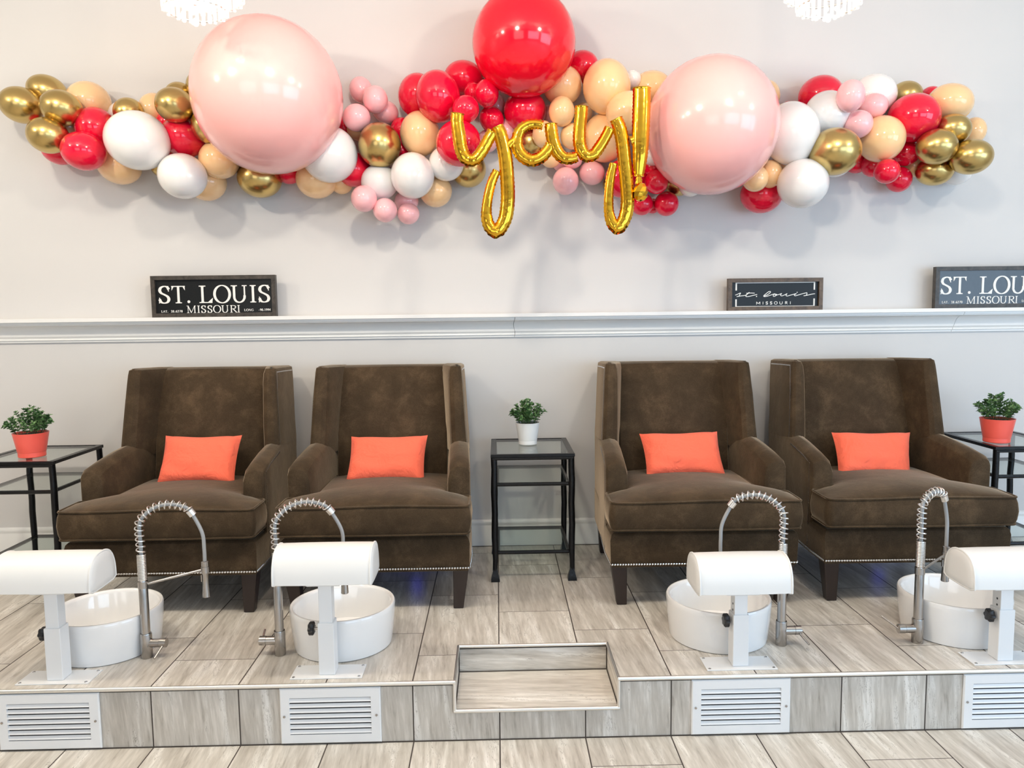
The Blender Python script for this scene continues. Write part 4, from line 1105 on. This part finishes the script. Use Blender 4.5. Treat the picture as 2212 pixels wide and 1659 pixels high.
for i in order:
    lay, colr, px, py, rx, ry, roll, lab = B[i]
    rm = (rx+ry)/2; best = None; k = 0
    while True:
        c = at(px, py, Y=1.45); r_ = rm*(c-CAM).dot(_f)/F_PX
        c = at(px, py, Y=YW-r_*1.19-.004-k*.008); r_ = rm*(c-CAM).dot(_f)/F_PX
        if lay == 9: best = (0, c, r_); break
        pen_ = 0
        for (c2, r2, l2, px2, py2, rm2) in placed:
            dpx = hypot(px-px2, py-py2)
            if dpx > rm+rm2+4: continue
            ov = (r_+r2)-(c-c2).length; tol = (.16 if l2 >= 0 else .34)*(min(r_, r2)*2) if l2 != 9 else .11
            if ov > tol: pen_ += (ov-tol)*.6
            if l2 == lay: continue
            for q in range(9):
                # sample along the line of centres and a little to its sides
                lo, hi = (dpx-rm2)/dpx if dpx > rm2-rm else -1, min(1.0, rm/dpx); f_ = max(lo, -rm/dpx)+(hi-max(lo, -rm/dpx))*((q % 3)+.5)/3; w_ = ((q//3)-1)*.35*rm/dpx
                qx = px+(px2-px)*f_-(py2-py)*w_; qy = py+(py2-py)*f_+(px2-px)*w_
                A_, B_ = depth_front(qx, qy, c, r_, px, py), depth_front(qx, qy, c2, r2, px2, py2)
                if A_ is None or B_ is None: continue
                if (A_ > B_-.002) != (l2 == 9): pen_ += .03
        if best is None or pen_ < best[0]-1e-6: best = (pen_, c, r_)
        if pen_ <= 1e-6 or c.y < .95: break
        k += 1
    _, c, r_ = best
    placed.append((c, r_, lay, px, py, rm))
    dep = (c-CAM).dot(_f)
    big = rx > 100
    o = bpy.data.objects.new('giant_balloon' if big else 'balloon', BMES[colr]); COL.objects.link(o)
    o.location = c; o.scale = (rx*dep/F_PX, r_*1.04, ry*dep/F_PX); o.rotation_euler = (0, radians(roll), 0)
    tag(o, lab, 'balloon', 'giant balloons' if big else 'balloons of the garland')

# ------------------------------------------------------------------ gold foil script
FY = .95
def foil_tube(m, pts, rads, seed, ends=(1, 1), Y=FY):
    """pts in pixels with matching radii in pixels; puffed foil tube with welded seams"""
    P = [Vector((*p, r_)) for p, r_ in zip(pts, rads)]; C = catmull(P, 9); rng = random.Random(seed)
    W_ = [at(c.x, c.y, Y=Y) for c in C]; R = [c.z*(Y-CAM.y)/F_PX for c in C]
    rings = []; NS = 20; s_ = 0; n = len(C)
    for i in range(n):
        if i: s_ += (W_[i]-W_[i-1]).length
        d = (W_[min(i+1, n-1)]-W_[max(i-1, 0)]); d.y = 0; d.normalize(); nn = Vector((-d.z, 0, d.x))
        a_, b_ = W_[max(i-2, 0)], W_[min(i+2, n-1)]
        v1 = (W_[i]-a_); v2 = (b_-W_[i]); cur = 0 if v1.length < 1e-6 or v2.length < 1e-6 else v1.angle(v2)
        r_ = R[i]; cr = min(1, cur*2.2)
        ph = 1-(.010+.10*cr)*max(0, sin(s_*2*pi/.034))**3
        e = 1.0
        fade = min(i, n-1-i)
        if ends[0] and i < 3: e = (.80, 1.10, 1.02)[i]
        if ends[1] and n-1-i < 3: e = (.80, 1.10, 1.02)[n-1-i]
        ring = []
        for k in range(NS):
            a = 2*pi*k/NS; ca, sa = cos(a), sin(a)
            seam = .0035 if abs(abs(ca)-1) < .01 else 0
            scal = 1+.35*sin(s_*2*pi/.017+(1 if ca > 0 else 2))
            jit = 1+rng.uniform(-.03, .03)*cr+.020*cos(5*a+seed)
            flat = .88+.12*abs(ca)
            ring.append(W_[i]+nn*(r_*ph*e*ca*jit+(seam*scal if ca > 0 else -seam*scal))+Vector((0, 1, 0))*(.80*r_*ph*e*sa*jit*flat*(.35 if (ends[0] and i == 0) or (ends[1] and i == n-1) else 1)))
        rings.append(ring)
    m.loft(rings)
m = MB()
foil_tube(m, [(988, 244), (987, 262), (991, 290), (995, 318), (1003, 338), (1016, 346), (1030, 341), (1044, 322), (1056, 300), (1066, 284)], [12, 12, 12.5, 12.5, 12.5, 12, 11.5, 11, 11, 11], 1)
foil_tube(m, [(1074, 272), (1081, 290), (1088, 318), (1093, 350), (1096, 390), (1097, 430), (1093, 466), (1084, 488), (1072, 500), (1058, 490), (1051, 468), (1052, 440), (1058, 408), (1066, 384), (1074, 368)], [11, 13, 13, 13.5, 13.5, 13.5, 13.5, 13, 13.5, 12, 10.5, 9, 8.5, 8, 7], 2)
foil_tube(m, [(1098, 315), (1106, 308), (1114, 304)], [9, 8, 8], 9, (0, 0))
foil_tube(m, [(1173, 271), (1158, 268), (1140, 270), (1124, 282), (1117, 302), (1119, 322), (1130, 338), (1148, 346), (1166, 341), (1180, 328), (1190, 312)], [8, 9, 9.5, 10, 11, 11.5, 12, 12, 11.5, 11, 10], 3)
foil_tube(m, [(1190, 266), (1191, 282), (1195, 304), (1203, 326), (1216, 340), (1233, 342), (1247, 338)], [11, 12, 12, 12, 11.5, 11, 9], 4)
foil_tube(m, [(1256, 228), (1255, 250), (1252, 280), (1252, 308), (1258, 328), (1269, 337), (1283, 333), (1296, 316), (1308, 296), (1318, 276)], [12, 12, 12, 12.5, 12.5, 12, 11, 10.5, 10, 10], 5)
foil_tube(m, [(1330, 256), (1338, 276), (1344, 304), (1348, 340), (1352, 380), (1355, 420), (1354, 452), (1347, 476), (1335, 492), (1323, 482), (1316, 460), (1315, 430), (1317, 400), (1321, 374), (1326, 352)], [12, 13, 13, 13, 13, 13, 13, 12.5, 12.5, 11.5, 9.5, 8.5, 8, 7.5, 6.5], 6)
o = m.build('foil_script_balloon', M_FOIL, None, smooth=42); tag(o, 'gold foil script balloon spelling yay', 'balloon')
root = tag(empty('foil_exclamation_balloon', at(1386, 300, Y=FY)), 'gold foil exclamation mark balloon right of the script', 'balloon')
m = MB(-root.location)
foil_tube(m, [(1386, 188), (1386, 215), (1385, 250), (1384, 290), (1383, 330), (1381, 360), (1380, 382)], [17, 17.5, 17.5, 17, 15, 12, 8], 7)
foil_tube(m, [(1362, 305), (1370, 302)], [9, 8], 12, (0, 0))
m.build('stroke', M_FOIL, root, smooth=34)
m = MB(-root.location); dc = at(1383, 415, Y=FY-.005); rd = 17*(FY-CAM.y)/F_PX; rng = random.Random(3); rings = []
for j in range(7):
    a = -pi/2+pi*j/6; a = max(min(a, 1.45), -1.45)
    rings.append([dc+Vector((rd*cos(a)*cos(2*pi*i/9+j*.35), .8*rd*cos(a)*sin(2*pi*i/9+j*.35), rd*1.2*sin(a)))*rng.uniform(.93, 1.07)*1.0 if False else dc+Vector((rd*cos(a)*cos(2*pi*i/9+j*.35), .8*rd*cos(a)*sin(2*pi*i/9+j*.35), rd*1.15*sin(a)))*rng.uniform(.92, 1.06) for i in range(9)])
m.loft(rings); foil_tube(m, [(1380, 380), (1380, 398)], [4, 6], 11, (0, 0)); m.build('dot', M_FOIL, root, smooth=20)
